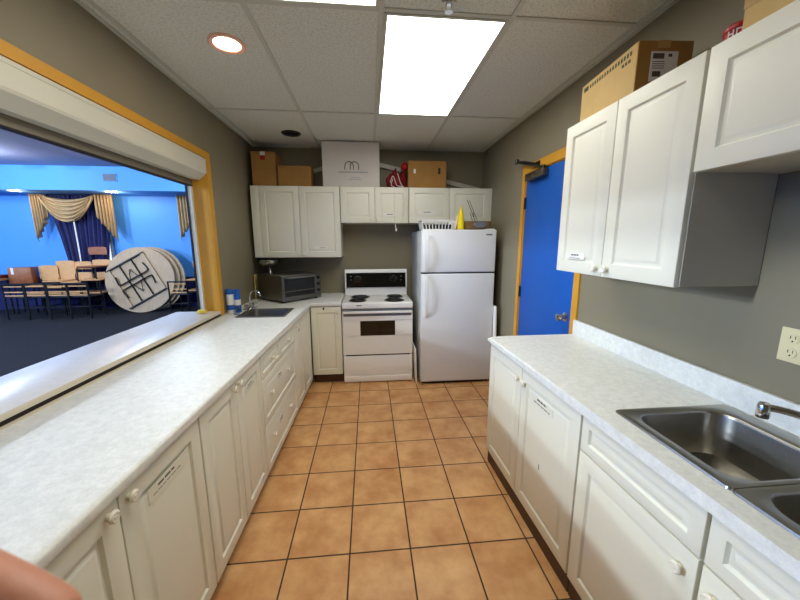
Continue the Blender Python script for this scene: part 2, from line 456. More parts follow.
g = .0016
ZK, ZT = .075, .868
# ---- left run: local x runs away from the camera (world +Y), fronts face +X
SKL = math.radians(1.46)
LX = lambda y: -.678+(y-.6)*math.tan(SKL)      # front edge of the left worktop
LB = math.pi/2-SKL
def left_cab(label, y0, y1, fronts, **k):
    fr = [(f[0], f[1]-y0, f[2]-y0, f[3], f[4], {kk: ([(p[0]-y0, *p[1:]) for p in v] if kk in ('knobs', 'plates') else v) for kk, v in (f[5] if len(f) > 5 else {}).items()}) for f in fronts]
    return cabinet('base_cabinet', label, 'cabinet', (LX(y0)-.036, y0, 0), LB, y1-y0, ZK, ZT, .53, fr, **k)
left_cab('white base cabinet under the left worktop, nearest the camera', .42, 1.26,
         [('door', .423, .851-g, ZK+.002, .863, {'knobs': [(.812, .835)]}),
          ('door', .851+g, 1.257, ZK+.002, .863, {'knobs': [(.885, .835)], 'plates': [(1.06, .765, .21, .05, ((.22, .62, .66, .80), (.1, .78, .36, .41)), -.0202, True)]})])
left_cab('white two-door base cabinet between the nearest left cabinet and the drawers', 1.263, 1.948,
         [('door', 1.266, 1.602-g, ZK+.002, .863, {'knobs': [(1.567, .835)]}),
          ('door', 1.602+g, 1.945, ZK+.002, .863, {'knobs': [(1.635, .835)], 'plates': [(1.79, .765, .15, .045, ((.2, .6, .64, .78), (.1, .75, .36, .42)), -.0202, True)]})])
left_cab('white drawer cabinet with two small drawers over two wide ones', 1.951, 2.76,
         [('drawer', 1.954, 2.354-g, .705, .863, {'knobs': [(2.16, .785)]}),
          ('drawer', 2.354+g, 2.757, .705, .863, {'knobs': [(2.56, .785)]}),
          ('drawer', 1.954, 2.757, .395, .700, {'knobs': [(2.10, .565), (2.49, .565)], 'stile': .045, 'plates': [(2.30, .60, .10, .04)]}),
          ('drawer', 1.954, 2.757, ZK+.002, .390, {'knobs': [(2.10, .265), (2.50, .255)], 'stile': .045, 'plates': [(2.27, .28, .10, .04)]})])
left_cab('white corner base cabinet under the small left sink', 2.763, 3.425,
         [('door', 2.766, 3.09-g, ZK+.002, .863, {'knobs': [(2.805, .825)], 'plates': [(2.92, .76, .10, .035)]}),
          ('door', 3.09+g, 3.42, ZK+.002, .863)])
cabinet('base_cabinet', 'narrow white base cabinet between the stove and the left corner', 'cabinet', (-.622, 3.465, 0), 0, .320, .11, ZT, .63,
        [('door', .006, .316, .115, .863, {'knobs': [(.285, .81)], 'hook': (.14, .845)})])

# ---- left worktop, L shaped with sink cut-out
SX0, SX1, SY0, SY1 = -1.11, -.74, 2.83, 3.14
xs = [XL+.001, SX0, SX1, -.682, -.302]; ys = [.42, SY0, SY1, 3.432, YB-.001]
def fl(i, j):
    if i == 1 and j == 1: return False
    if i == 3: return j == 3
    return True
def warp(v):
    if abs(v.co.x+.682) < .001: v.co.x = LX(v.co.y)
def bev(c, d):
    return (abs(c.x-LX(c.y)) < .004 and c.y < 3.43 and abs(d.y) > .9) or (abs(c.y-3.432) < .004 and c.x > -.60 and abs(d.x) > .9)
bm = grid_slab(xs, ys, fl, .87, .91, bev, .013, warp)
wt = obj('worktop', bm, 'counter', None, ang=50); tag(wt, 'long L-shaped pale speckled worktop along the serving opening', 'worktop')
bm = B((XL+.001, XL+.028, .42, OY1-.03, .9102, .9125)); obj('joint_strip', bm, 'ledge_edge', wt)

# ---- small left sink
def sink_bowl(bm, cx, cy, w, d, ow, od, ox, oy, zt, depth, r=.05, drain=True):
    # flange from the outer rectangle (ox,oy,ow,od) to the bowl mouth, then the bowl
    loops = [rrect(ox, oy, ow, od, .012, zt-.006), rrect(ox, oy, ow-.004, od-.004, .012, zt), rrect(ox, oy, ow-.016, od-.016, .012, zt+.0005),
             rrect(cx, cy, w+.012, d+.012, r+.006, zt-.001), rrect(cx, cy, w+.004, d+.004, r+.002, zt-.004), rrect(cx, cy, w, d, r, zt-.012), rrect(cx, cy, w-.012, d-.012, r, zt-depth+.03),
             rrect(cx, cy, w-.03, d-.03, r-.005, zt-depth+.008), rrect(cx, cy, w-.07, d-.07, r-.01, zt-depth), rrect(cx, cy, .08, .08, .039, zt-depth-.003)]
    loft(bm, loops, False, True)
sk = thing('bar_sink', 'small square stainless sink sunk into the left worktop', 'sink', (-.925, 2.985, .91))
bm = bmesh.new(); sink_bowl(bm, .015, -.0, .32, .29, .41, .36, 0, 0, .006, .15, .04); obj('basin', bm, 'steel_satin', sk, ang=40)
bm = bmesh.new(); lathe(bm, [(.038, -.146), (.034, -.143), (.02, -.145), (.001, -.145)], 20, (.015, 0, 0)); obj('drain', bm, 'drain', sk)
fc = thing('gooseneck_faucet', 'chrome gooseneck tap behind the small left sink', 'faucet', (-1.13, 3.19, .9108), -.25)
fc.scale = (1, 1, .88)
bm = bmesh.new(); lathe(bm, [(.026, 0), (.026, .008), (.018, .014), (.014, .05), (.001, .052)], 18); box(bm, -.03, .03, -.07, .07, 0, .010, bev=.004); obj('faucet_base', bm, 'chrome', fc)
bm = bmesh.new(); tube(bm, [(0, 0, .04), (0, 0, .12), (.012, 0, .175), (.05, 0, .2), (.09, 0, .19), (.11, 0, .155), (.112, 0, .145)], .009, 12, 5); obj('spout', bm, 'chrome', fc)
for s in (-1, 1):
    bm = bmesh.new(); lathe(bm, [(.012, .008), (.012, .03), (.02, .034), (.022, .05), (.014, .056), (.001, .057)], 14, (0, s*.055, 0)); tube(bm, [(0, s*.055, .045), (.04, s*.07, .05)], .006, 8)
    obj('tap_handle', bm, 'chrome', fc)

# wipes tub, spray can, glass beside the tap
wp = thing('wipes_tub', 'white cylindrical wipes tub with a blue lid beside the ledge end', 'tub', (-1.235, 3.02, .911))
wp.scale = (.82, .82, 1)
bm = bmesh.new(); lathe(bm, [(.036, 0), (.038, .004), (.038, .165), (.036, .17)], 24); obj('tub_body', bm, 'paper', wp)
bm = bmesh.new(); lathe(bm, [(.039, .17), (.039, .205), (.034, .215), (.001, .217)], 24); obj('lid', bm, 'bluep', wp)
bm = bmesh.new(); lathe(bm, [(.0386, .03), (.0386, .075)], 24, cap0=False, cap1=False); obj('print_band', bm, 'bluep', wp)
sc_ = thing('spray_can', 'slim blue spray can beside the white wipes tub', 'can', (-1.178, 3.03, .911))
bm = bmesh.new(); lathe(bm, [(.025, 0), (.027, .004), (.027, .16), (.02, .175)], 20); obj('can_body', bm, 'bluep', sc_)
bm = bmesh.new(); lathe(bm, [(.0275, .07), (.0275, .12)], 20, cap0=False, cap1=False); obj('print_band', bm, 'paper', sc_)
bm = bmesh.new(); lathe(bm, [(.021, .175), (.021, .205), (.016, .212), (.001, .213)], 18); obj('cap', bm, 'bluep', sc_)
bm = bmesh.new(); lathe(bm, [(.024, 0), (.029, .075), (.027, .075), (.022, .006), (.001, .006)], 20)
tag(obj('drinking_glass', bm, 'glass', None, (-1.160, 2.94, .9115)), 'empty clear glass in front of the blue spray can', 'glass')

# ---- toaster oven in the corner
ov = thing('toaster_oven', 'stainless countertop oven turned across the far left corner', 'oven', (-.88, 3.407, .911), math.radians(48))
W_, D_, H_ = .50, .455, .285
bm = bmesh.new(); box(bm, 0, W_, .012, D_, .018, H_, bev=.012); obj('oven_body', bm, 'steel_dark', ov)
bm = bmesh.new()
for a, b, c, d in ((0, W_, .018, .06), (0, W_, H_-.035, H_), (0, .03, .06, H_-.035), (W_-.085, W_, .06, H_-.035)): box(bm, a, b, 0, .014, c, d, bev=.002)
obj('oven_front', bm, 'steel_satin', ov)
bm = bmesh.new(); box(bm, .03, W_-.085, .004, .012, .06, H_-.035); obj('oven_window', bm, 'oven_gl', ov)
bm = bmesh.new(); tube(bm, [(.05, 0, H_-.022), (.05, -.03, H_-.026), (W_-.1, -.03, H_-.026), (W_-.1, 0, H_-.022)], .006, 8); obj('oven_handle', bm, 'steel', ov)
bm = bmesh.new()
for i in range(9): box(bm, .035+i*.038, .039+i*.038, .001, .0035, .115, .118)
tube(bm, [(.032, .002, .116), (W_-.087, .002, .116)], .0025, 6); obj('oven_rack', bm, 'steel', ov)
for z in (.235, .165, .095):
    bm = bmesh.new(); lathe(bm, [(.017, 0), (.016, -.014), (.001, -.015)], 16, (W_-.042, 0, z), 'y'); obj('control_knob', bm, 'black', ov)
for x in (.04, W_-.04):
    for y in (.05, D_-.05):
        bm = bmesh.new(); lathe(bm, [(.014, 0), (.016, .02)], 12, (x, y, 0)); obj('foot', bm, 'black', ov)
bw = thing('footed_bowl', 'shiny footed metal bowl on top of the countertop oven', 'bowl', (-1.10, 3.80, .911+H_+.001))
bw.scale = (1.22, 1.22, 1.05)
bm = bmesh.new(); lathe(bm, [(.045, 0), (.045, .004), (.014, .012), (.011, .045), (.02, .055), (.001, .056)], 24); obj('stem', bm, 'chrome', bw)
bm = bmesh.new(); lathe(bm, [(.018, .055), (.06, .07), (.085, .10), (.09, .135), (.087, .136), (.08, .10), (.055, .078), (.001, .066)], 28); obj('bowl_cup', bm, 'chrome', bw)
bm = bmesh.new(); box(bm, -.008, .008, -.05, .05, 0, .27, bev=.004)
tag(obj('cutting_board', bm, 'board', None, (-1.258, 3.80, .911), (0, .0, 0)), 'yellowish cutting board standing behind the countertop oven', 'cutting board')

# ------------------------------------------------------------------ right run (fronts face -X, slightly out of square)
RB = -PI/2
SK = math.radians(2.0)
RX = lambda y: .786+(2.06-y)*math.tan(SK)         # front edge of the right worktop
ZKR = .098
def right_cab(label, y1, y0, fronts):
    # y1 far end, y0 near end; local x runs toward the camera
    fr = [(f[0], y1-f[1], y1-f[2], f[3], f[4], {kk: ([(y1-p[0], *p[1:]) for p in v] if kk in ('knobs', 'plates') else v) for kk, v in (f[5] if len(f) > 5 else {}).items()}) for f in fronts]
    return cabinet('base_cabinet', label, 'cabinet', (RX(y1)+.036, y1, 0), RB+SK, y1-y0, ZKR, ZT, .50, fr, kd=-.004)
right_cab('white two-door base cabinet at the far end of the right worktop', 2.055, 1.14,
          [('door', 2.052, 1.625+g, ZKR+.002, .863, {'knobs': [(1.662, .79)]}),
           ('door', 1.625-g, 1.143, ZKR+.002, .863, {'knobs': [(1.588, .79)], 'plates': [(1.42, .755, .19, .045, ((.3, .72, .6, .8), (.15, .88, .2, .3)), -.0202, True), (1.40, .43, .012, .05, ((.2, .6, .2, .8),), -.0202, True)]})])
right_cab('white base cabinet under the first sink bowl, second from the blue door', 1.137, .655,
          [('drawer', 1.134, .658, .715, .863, {'stile': .04}), ('door', 1.134, .658, ZKR+.002, .709, {'knobs': [(.70, .645)]})])
right_cab('white base cabinet nearest the camera on the right', .652, .17,
          [('drawer', .649, .173, .715, .863, {'stile': .04}), ('door', .649, .173, ZKR+.002, .709, {'knobs': [(.61, .645)]})])
# right worktop: polygon front edge skewed, hole for the double sink
RS = dict(x0=.905, x1=1.362, y0=.255, y1=1.065)
bm = grid_slab([.80, .918, 1.35, XR-.001], [.15, .268, 1.052, 2.07], lambda i, j: not (i == 1 and j == 1), .87, .91)
for v in bm.verts:
    if v.co.x < .81: v.co.x = RX(v.co.y)
es = [e for e in bm.edges if all(abs(v.co.x-RX(v.co.y)) < .002 for v in e.verts) and abs((e.verts[1].co-e.verts[0].co).y) > .05]
es += [e for e in bm.edges if all(abs(v.co.y-2.07) < .002 and v.co.z > .9 for v in e.verts) and e not in es]
bmesh.ops.bevel(bm, geom=es, offset=.012, segments=4, affect='EDGES')
rw = thing('worktop', 'pale speckled worktop with the double sink on the right', 'worktop', (0, 0, 0))
obj('countertop', bm, 'counter', rw, ang=50)
bm = bmesh.new(); box(bm, XR-.021, XR-.001, .15, 2.07, .9101, 1.012, bev=.004); obj('backsplash', bm, 'counter', rw)

ds = thing('double_sink', 'stainless double-bowl sink in the right worktop', 'sink', (1.133, .66, .911))
for s, nm in ((1, 'far'), (-1, 'near')):
    bm = bmesh.new(); oy = s*.2025
    sink_bowl(bm, -.012, oy-s*.006, .345, .345, .457, .405, 0, oy, .006, .17, .07); obj('basin', bm, 'steel', ds, ang=40)
    bm = bmesh.new(); lathe(bm, [(.05, -.164), (.042, -.161), (.036, -.165), (.001, -.165)], 24, (-.012, oy-s*.006, 0)); obj('drain', bm, 'drain', ds)
fr = thing('kitchen_faucet', 'chrome tap with a straight spout over the double sink', 'faucet', (1.325, .62, .9175))
bm = bmesh.new(); box(bm, -.026, .026, -.11, .11, 0, .022, bev=.008); lathe(bm, [(.022, .02), (.02, .07), (.001, .074)], 18); obj('faucet_base', bm, 'chrome', fr)
bm = bmesh.new(); tube(bm, [(0, 0, .055), (-.03, .035, .095), (-.085, .10, .125), (-.135, .16, .135), (-.155, .185, .132)], .0105, 12, 5)
lathe(bm, [(.015, .10), (.016, .105), (.016, .138), (.012, .145), (.001, .146)], 16, (-.158, .188, 0)); obj('spout', bm, 'chrome', fr)
for s in (-1, 1):
    bm = bmesh.new(); lathe(bm, [(.018, .02), (.02, .045), (.014, .055), (.001, .056)], 16, (0, s*.085, 0)); obj('tap_handle', bm, 'chrome', fr)

ou = thing('wall_outlet', 'ivory double power outlet on the right wall above the backsplash', 'outlet', (XR, .925, 1.195))
bm = bmesh.new(); box(bm, -.006, 0, -.036, .036, -.058, .058, bev=.003); obj('cover_plate', bm, 'ivory', ou)
for z in (.024, -.024):
    bm = bmesh.new(); lathe(bm, [(.0165, -.0055), (.0165, -.0085), (.001, -.0086)], 20, (0, 0, z), 'x')
    s = obj('socket', bm, 'ivory', ou)
    bm = bmesh.new(); box(bm, -.0092, -.0084, -.0075, -.0055, z-.001, z+.009); box(bm, -.0092, -.0084, .0055, .0075, z-.001, z+.009); lathe(bm, [(.0028, -.0084), (.0028, -.0092)], 10, (0, 0, z-.009), 'x')
    obj('slots', bm, 'black', s)

# ------------------------------------------------------------------ upper cabinets, right wall
UX = 1.066
UZ0, UZ1 = 1.378, 2.128
def right_upper(label, y1, y0, z0, fronts):
    fr = [(f[0], y1-f[1], y1-f[2], f[3], f[4], {kk: [(y1-p[0], *p[1:]) for p in v] for kk, v in (f[5] if len(f) > 5 else {}).items()}) for f in fronts]
    return cabinet('wall_cabinet', label, 'cabinet', (UX+.021, y1, 0), RB, y1-y0, z0, UZ1, XR-UX-.023, fr, kick=False)
right_upper('tall white wall cabinet beside the blue door', 1.80, 1.055, UZ0,
            [('door', 1.798, 1.432+g, UZ0-.002, UZ1, {'knobs': [(1.468, UZ0+.035)], 'plates': [(1.635, UZ0+.085, .15, .032, ((.3, .7, .55, .75), (.2, .8, .12, .2)))]}),
             ('door', 1.432-g, 1.058, UZ0-.002, UZ1, {'knobs': [(1.395, UZ0+.035)]})])
right_upper('short white wall cabinet above the right sink', 1.05, .05, 1.762,
            [('door', 1.047, .55+g, 1.760, UZ1), ('door', .55-g, .053, 1.760, UZ1)])

# ------------------------------------------------------------------ upper cabinets, back wall
UY = 3.782
def back_upper(label, x0, x1, z0, fronts, filler=None):
    frs = [(f[0], f[1]-x0, f[2]-x0, f[3], f[4], {kk: [(p[0]-x0, *p[1:]) for p in v] for kk, v in (f[5] if len(f) > 5 else {}).items()}) for f in fronts]
    return cabinet('wall_cabinet', label, 'cabinet', (x0, UY, 0), 0, x1-x0, z0, 2.122, YB-UY-.002, frs, kick=False, filler=filler)
back_upper('tall white wall cabinet above the countertop oven', -1.155, -.303, 1.368,
           [('door', -1.152, -.737-g, 1.366, 2.122, {'knobs': [(-.765, 1.40)]}),
            ('door', -.737+g, -.306, 1.366, 2.122, {'knobs': [(-.70, 1.40)], 'plates': [(-.52, 1.47, .15, .03, ((.4, .8, .45, .6),))]})],
           filler=(-.082, 0, -.018, 0, 1.368, 2.122))
back_upper('short white wall cabinet above the stove', -.300, .452, 1.742,
           [('door', -.297, .076-g, 1.740, 2.122, {'knobs': [(.045, 1.775)]}),
            ('door', .076+g, .449, 1.740, 2.122, {'knobs': [(.108, 1.775)], 'plates': [(.24, 1.83, .16, .04, ((.3, .7, .5, .7),))]})])
back_upper('short white wall cabinet above the fridge', .455, 1.375, 1.742,
           [('door', .458, .914-g, 1.740, 2.122, {'plates': [(.66, 1.855, .2, .045, ((.3, .7, .5, .7),))]}),
            ('door', .914+g, 1.372, 1.740, 2.122)], filler=(.92, .944, -.018, .32, 1.742, 2.122))

# ------------------------------------------------------------------ stove
st = thing('electric_stove', 'white coil-top electric stove between the counter and the fridge', 'stove', (-.295, 3.457, 0))
w, d = .757, .64
bm = bmesh.new(); box(bm, .004, w-.004, .03, d, .04, .865, bev=.004); obj('stove_body', bm, 'appl', st)
bm = bmesh.new(); box(bm, .002, w-.002, 0, .03, .012, .31, bev=.006); box(bm, .004, w-.004, -.006, .01, .012, .075, bev=.004); obj('storage_drawer', bm, 'appl', st)
bm = bmesh.new()
for a, b, c, dd in ((.002, w-.002, .325, .535), (.002, w-.002, .70, .805), (.002, .19, .53, .705), (.565, w-.002, .53, .705)): box(bm, a, b, 0, .03, c, dd)
od = obj('oven_door', bm, 'appl', st)
bm = bmesh.new(); box(bm, .185, .57, .003, .02, .53, .705); obj('oven_window', bm, 'black_gl', od)
bm = bmesh.new(); box(bm, .02, w-.02, -.030, -.016, .785, .812, bev=.006); box(bm, .02, .05, -.018, .002, .788, .808); box(bm, w-.05, w-.02, -.018, .002, .788, .808); obj('oven_handle', bm, 'appl', od)
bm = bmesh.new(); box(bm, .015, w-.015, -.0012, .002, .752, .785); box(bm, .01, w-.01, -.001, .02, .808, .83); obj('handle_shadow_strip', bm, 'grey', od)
bm = bmesh.new(); box(bm, .03, w-.03, .004, .03, .309, .326); obj('drawer_pull', bm, 'black', st)
bm = bmesh.new(); box(bm, 0, w, -.012, d-.04, .835, .900, bev=.01, seg=3); ct = obj('cooktop', bm, 'appl', st)
bm = bmesh.new(); box(bm, .155, .21, -.0135, -.011, .864, .876); obj('name_badge', bm, 'grey', ct)
def burner(x, y, r):
    bm = bmesh.new(); lathe(bm, [(r+.012, .9005), (r+.014, .9035), (r+.006, .904), (r-.01, .901), (.02, .9005), (.001, .9005)], 28, (x, y, 0)); o = obj('drip_pan', bm, 'drain', st)
    bm = bmesh.new(); n = int(26*r/.075); pts = []
    turns = 4 if r > .09 else 3.5
    for i in range(int(turns*22)+1):
        a = 2*PI*i/22; rr = .016+(r-.018)*i/(turns*22); pts.append((x+rr*math.cos(a), y+rr*math.sin(a), .910))
    tube(bm, pts, .0058, 6); obj('coil_element', bm, 'coil', o)
burner(.165, .115, .085); burner(.19, .36, .10); burner(.565, .115, .10); burner(.59, .36, .085)
bm = bmesh.new(); yz = [(.545, .895), (.545, .975), (.525, .985), (.545, 1.178), (.555, 1.205), (.615, 1.205), (.64, 1.18), (.64, .895)]
a = [(0.004, y, z) for y, z in yz]; b = [(w-.004, y, z) for y, z in yz]
loft(bm, [a, b], True, True); obj('backguard', bm, 'appl', st, ang=25)
bm = bmesh.new()
n_ = Vector((0, -.193, .02)).normalized()
quad = lambda x0, x1, s0, s1, o: [(x0, .525+.02*s0-o, .985+.193*s0), (x1, .525+.02*s0-o, .985+.193*s0), (x1, .525+.02*s1-o, .985+.193*s1), (x0, .525+.02*s1-o, .985+.193*s1)]
loft(bm, [quad(.02, w-.02, .02, .93, -.004), quad(.02, w-.02, .02, .93, .003)], True, True); pn = obj('control_panel', bm, 'black_gl', st)
for x in (.13, .185, .56, .615):
    bm = bmesh.new(); lathe(bm, [(.021, 0), (.02, -.012), (.001, -.013)], 18, (x, .532, 1.095), 'y'); box(bm, x-.004, x+.004, .512, .522, 1.078, 1.112, bev=.001); obj('burner_knob', bm, 'black', pn)
bm = bmesh.new()
for x, z in ((.075, 1.12), (.075, 1.08), (.68, 1.12), (.68, 1.075), (.16, 1.12), (.59, 1.128)): box(bm, x-.009, x+.009, .5255+.02*(z-.985)/.193*1.0-.0035, .527+.02*(z-.985)/.193, z-.004, z+.004)
for x in (.157, .588):
    for i in range(20):
        a = 2*PI*i/20; zz = 1.095+.033*math.sin(a)
        box(bm, x+.045*math.cos(a)-.0018, x+.045*math.cos(a)+.0018, .5255+.02*(zz-.985)/.193-.0036, .527+.02*(zz-.985)/.193, zz-.0018, zz+.0018)
obj('panel_print', bm, 'ltgrey', pn)

# ------------------------------------------------------------------ fridge
FX, FY = .528, 3.335
fg = thing('refrigerator', 'white top-freezer fridge between the stove and the right wall', 'fridge', (FX, FY, 0))
w = .785
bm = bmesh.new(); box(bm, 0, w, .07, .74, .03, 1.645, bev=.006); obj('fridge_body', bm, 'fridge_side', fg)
bm = bmesh.new(); box(bm, .006, w-.004, 0, .066, 1.222, 1.655, bev=.012, seg=3); fd = obj('freezer_door', bm, 'fridge', fg)
bm = bmesh.new(); box(bm, .006, w-.004, 0, .066, .032, 1.210, bev=.012, seg=3); rd = obj('fridge_door', bm, 'fridge', fg)
def fhandle(parent, z0, z1):
    bm = bmesh.new(); X = .056
    loops = []
    for i in range(15):
        s = i/14; z = z0+(z1-z0)*s; bow = -.014-.030*math.sin(PI*s)**.7
        hw = .013
        loops.append([(X-hw, bow, z), (X+hw, bow, z), (X+hw, bow+.014, z), (X-hw, bow+.014, z)])
    loft(bm, loops, True, True); box(bm, X-.012, X+.012, -.014, .004, z0, z0+.03); box(bm, X-.012, X+.012, -.014, .004, z1-.03, z1)
    obj('door_handle', bm, 'appl', parent, ang=50)
fhandle(fd, 1.235, 1.60); fhandle(rd, .76, 1.195)
bm = bmesh.new(); box(bm, w-.115, w-.05, -.0012, .001, 1.598, 1.612, bev=.0004); obj('name_badge', bm, 'grey', fd)
bm = bmesh.new(); box(bm, .03, w-.03, .02, .07, .008, .03); obj('toe_grille', bm, 'black', fg)
bm = bmesh.new(); box(bm, .01, w-.01, .008, .06, 1.208, 1.224); obj('door_gasket', bm, 'drain', fg)
bm = bmesh.new(); box(bm, w-.10, w-.02, .02, .12, 1.6545, 1.664, bev=.003); obj('hinge_cover', bm, 'appl', fg)
for x in (.06, w-.06):
    for y in (.05, .66):
        bm = bmesh.new(); lathe(bm, [(.025, 0), (.025, .03)], 14, (x, y, 0)); obj('foot', bm, 'appl', fg)
# thin trays slid beside the appliances
bm = bmesh.new(); box(bm, -.008, .008, 0, .46, 0, .40, bev=.006)
tag(obj('tray', bm, 'appl', None, (.494, 3.36, 0.001), (0, -.03, 0)), 'thin white tray standing in the gap between stove and fridge', 'tray')
bm = bmesh.new(); box(bm, -.012, .012, 0, .40, 0, .86, bev=.008)
tag(obj('tray', bm, 'appl', None, (1.352, 3.30, 0.001), (0, -.03, 0)), 'tall white tray standing between the fridge and the right wall', 'tray')

# on the fridge
bs = thing('plastic_basket', 'white slotted plastic basket on top of the fridge', 'basket', (.545, 3.42, 1.6565))
bm = bmesh.new(); loft(bm, [rrect(.18, .13, .33, .24, .03, 0), rrect(.18, .13, .33, .24, .03, .006)], True, True); obj('basket_base', bm, 'appl', bs)
bm = bmesh.new(); loft(bm, [rrect(.18, .13, .36, .26, .035, .085), rrect(.18, .13, .366, .266, .035, .09), rrect(.18, .13, .366, .266, .035, .10), rrect(.18, .13, .35, .25, .035, .10), rrect(.18, .13, .35, .25, .035, .085), rrect(.18, .13, .36, .26, .035, .085)]); obj('basket_rim', bm, 'appl', bs)
bm = bmesh.new()
base = rrect(.18, .13, .33, .24, .03, .004, 4); top = rrect(.18, .13, .357, .257, .034, .088, 4)
def ringpts(cx, cy, w, d, n):
    out = []; per = 2*(w+d)
    for i in range(n):
        s = per*i/n
        if s < w: out.append((cx-w/2+s, cy-d/2))
        elif s < w+d: out.append((cx+w/2, cy-d/2+s-w))
        elif s < 2*w+d: out.append((cx+w/2-(s-w-d), cy+d/2))
        else: out.append((cx-w/2, cy+d/2-(s-2*w-d)))
    return out
for (a, b), (c, e) in zip(ringpts(.18, .13, .32, .23, 34), ringpts(.18, .13, .352, .252, 34)): tube(bm, [(a, b, .003), (c, e, .09)], .0055, 6)
obj('basket_ribs', bm, 'appl', bs)
bm = bmesh.new(); box(bm, .04, .32, .03, .22, .008, .055, bev=.01); tag(obj('dark_block', bm, 'black', None, (.545, 3.42, 1.657)), 'dark block lying inside the white basket on the fridge', 'tray')  # plain black block that darkens the openings between the ribs
yb = thing('squeeze_bottle', 'bright yellow squeeze bottle on top of the fridge', 'bottle', (.953, 3.43, 1.6565))
bm = bmesh.new(); lathe(bm, [(.03, 0), (.036, .006), (.038, .09), (.032, .13), (.029, .155), (.024, .18), (.017, .19)], 20); obj('bottle_body', bm, 'yellow', yb)
bm = bmesh.new(); lathe(bm, [(.017, .19), (.018, .205), (.012, .215), (.009, .24), (.001, .242)], 16); obj('nozzle', bm, 'yellow', yb)
bm = bmesh.new(); tube(bm, [(.89, 3.40, 1.662), (.925, 3.448, 1.80)], .007, 8)
tag(obj('pink_stick', bm, 'pink', None), 'pale pink stick leaning beside the yellow squeeze bottle', 'stick')
wk = thing('wicker_basket', 'small brown wicker basket with a grey oval front on the fridge', 'basket', (1.13, 3.50, 1.6645))
bm = bmesh.new()
loft(bm, [rrect(0, 0, .26, .18, .04, 0), rrect(0, 0, .27, .19, .04, .03), rrect(0, 0, .285, .20, .04, .05), rrect(0, 0, .29, .205, .04, .078), rrect(0, 0, .27, .185, .04, .078), rrect(0, 0, .25, .17, .04, .012)], True, True)
obj('basket_body', bm, 'wicker', wk)
bm = bmesh.new(); lathe(bm, [(.001, -.012), (.04, -.010), (.046, -.004), (.046, .008)], 24, (0, 0, 0), 'y')
for v in bm.verts: v.co.x *= 1.5; v.co.z *= .75
obj('oval_plaque', bm, 'grey', wk, (.02, -.106, .042))
sk0 = None
for (a, b) in (((1.15, 3.47, 1.68), (1.035, 3.50, 1.965)), ((1.18, 3.48, 1.68), (1.065, 3.52, 1.96)), ((1.11, 3.46, 1.68), (1.06, 3.46, 1.83)), ((1.15, 3.52, 1.68), (1.095, 3.47, 1.835))):
    bm = bmesh.new(); A_, B_ = Vector(a), Vector(b)
    tube(bm, [(0, 0, 0), tuple(B_-A_)], .0028, 6); tube(bm, [tuple((B_-A_)*.0), tuple((B_-A_)*.12)], .005, 6)
    tag(obj('skewer', bm, 'blackm', None, a), 'thin dark metal skewer sticking out of the brown wicker basket', 'skewer', 'skewers in the wicker basket')

# ------------------------------------------------------------------ boxes on the back cabinets
ZB = 2.1235
def carton(label, loc, w, d, h, m='card', rotz=0.0, extra=None):
    t = thing('cardboard_box', label, 'box', loc, rotz)
    bm = bmesh.new(); box(bm, 0, w, 0, d, 0, h, bev=.003, seg=1); obj('box_body', bm, m, t)
    bm = bmesh.new(); box(bm, .002, w-.002, .002, d/2-.002, h, h+.003); box(bm, .002, w-.002, d/2+.002, d-.002, h, h+.003); obj('top_flaps', bm, m, t)
    return t
b1 = carton('brown cardboard box with red and white tape, in the far left corner', (-1.215, 3.80, ZB), .245, .27, .345)
bm = bmesh.new(); box(bm, .095, .145, -.0015, .001, .31, .347); obj('tape_strip', bm, 'paper', b1)
bm = bmesh.new(); box(bm, .095, .145, -.0015, .001, .265, .309); obj('red_sticker', bm, 'redp', b1)
b2 = carton('low brown cardboard box left of the white box', (-.955, 3.82, ZB), .345, .25, .212)
bm = bmesh.new()
for i in range(3): box(bm, .022+i*.027, .034+i*.027, -.0012, .001, .188, .198)
obj('printed_marks', bm, 'ink', b2)
bm = bmesh.new(); box(bm, .33, .3465, -.0015, .25, .0, .212); obj('box_edge', bm, 'card', b2)
wb = carton('large white cardboard box with an arch logo, reaching the ceiling', (-.479, 3.79, ZB), .612, .30, .462, 'wbox')
bm = bmesh.new()
def arch(cx, r, a0, a1, leg):
    r *= .88
    pts = [(cx-r, -.002, .215-leg)]
    for i in range(13):
        a = PI-PI*i/12; pts.append((cx+r*math.cos(a), -.002, .215+r*math.sin(a)*1.0))
    pts.append((cx+r, -.002, .215-leg)); tube(bm, pts, .0045, 6)
arch(.285, .052, 0, 0, .035); arch(.342, .052, 0, 0, .035)
obj('arch_logo', bm, 'ink', wb)
bm = bmesh.new()
rr = random.Random(3); p = .17
while p < .46:
    q = p+rr.uniform(.012, .03); box(bm, p, q, -.0012, .001, .147, .160); p = q+.004
for a, b, z in ((.30, .40, .095), (.275, .415, .075)): box(bm, a, b, -.0012, .001, z, z+.006)
obj('printed_lines', bm, 'ltgrey', wb)
b3 = carton('brown cardboard box with hand holes above the fridge', (.449, 3.80, ZB), .428, .27, .285)
bm = bmesh.new(); box(bm, .335, .36, -.0012, .001, .15, .215); obj('hand_hole', bm, 'gap_shade', b3)
bm = bmesh.new(); box(bm, .06, .085, -.0012, .001, .155, .20); obj('hand_hole_sticker', bm, 'paper', b3)
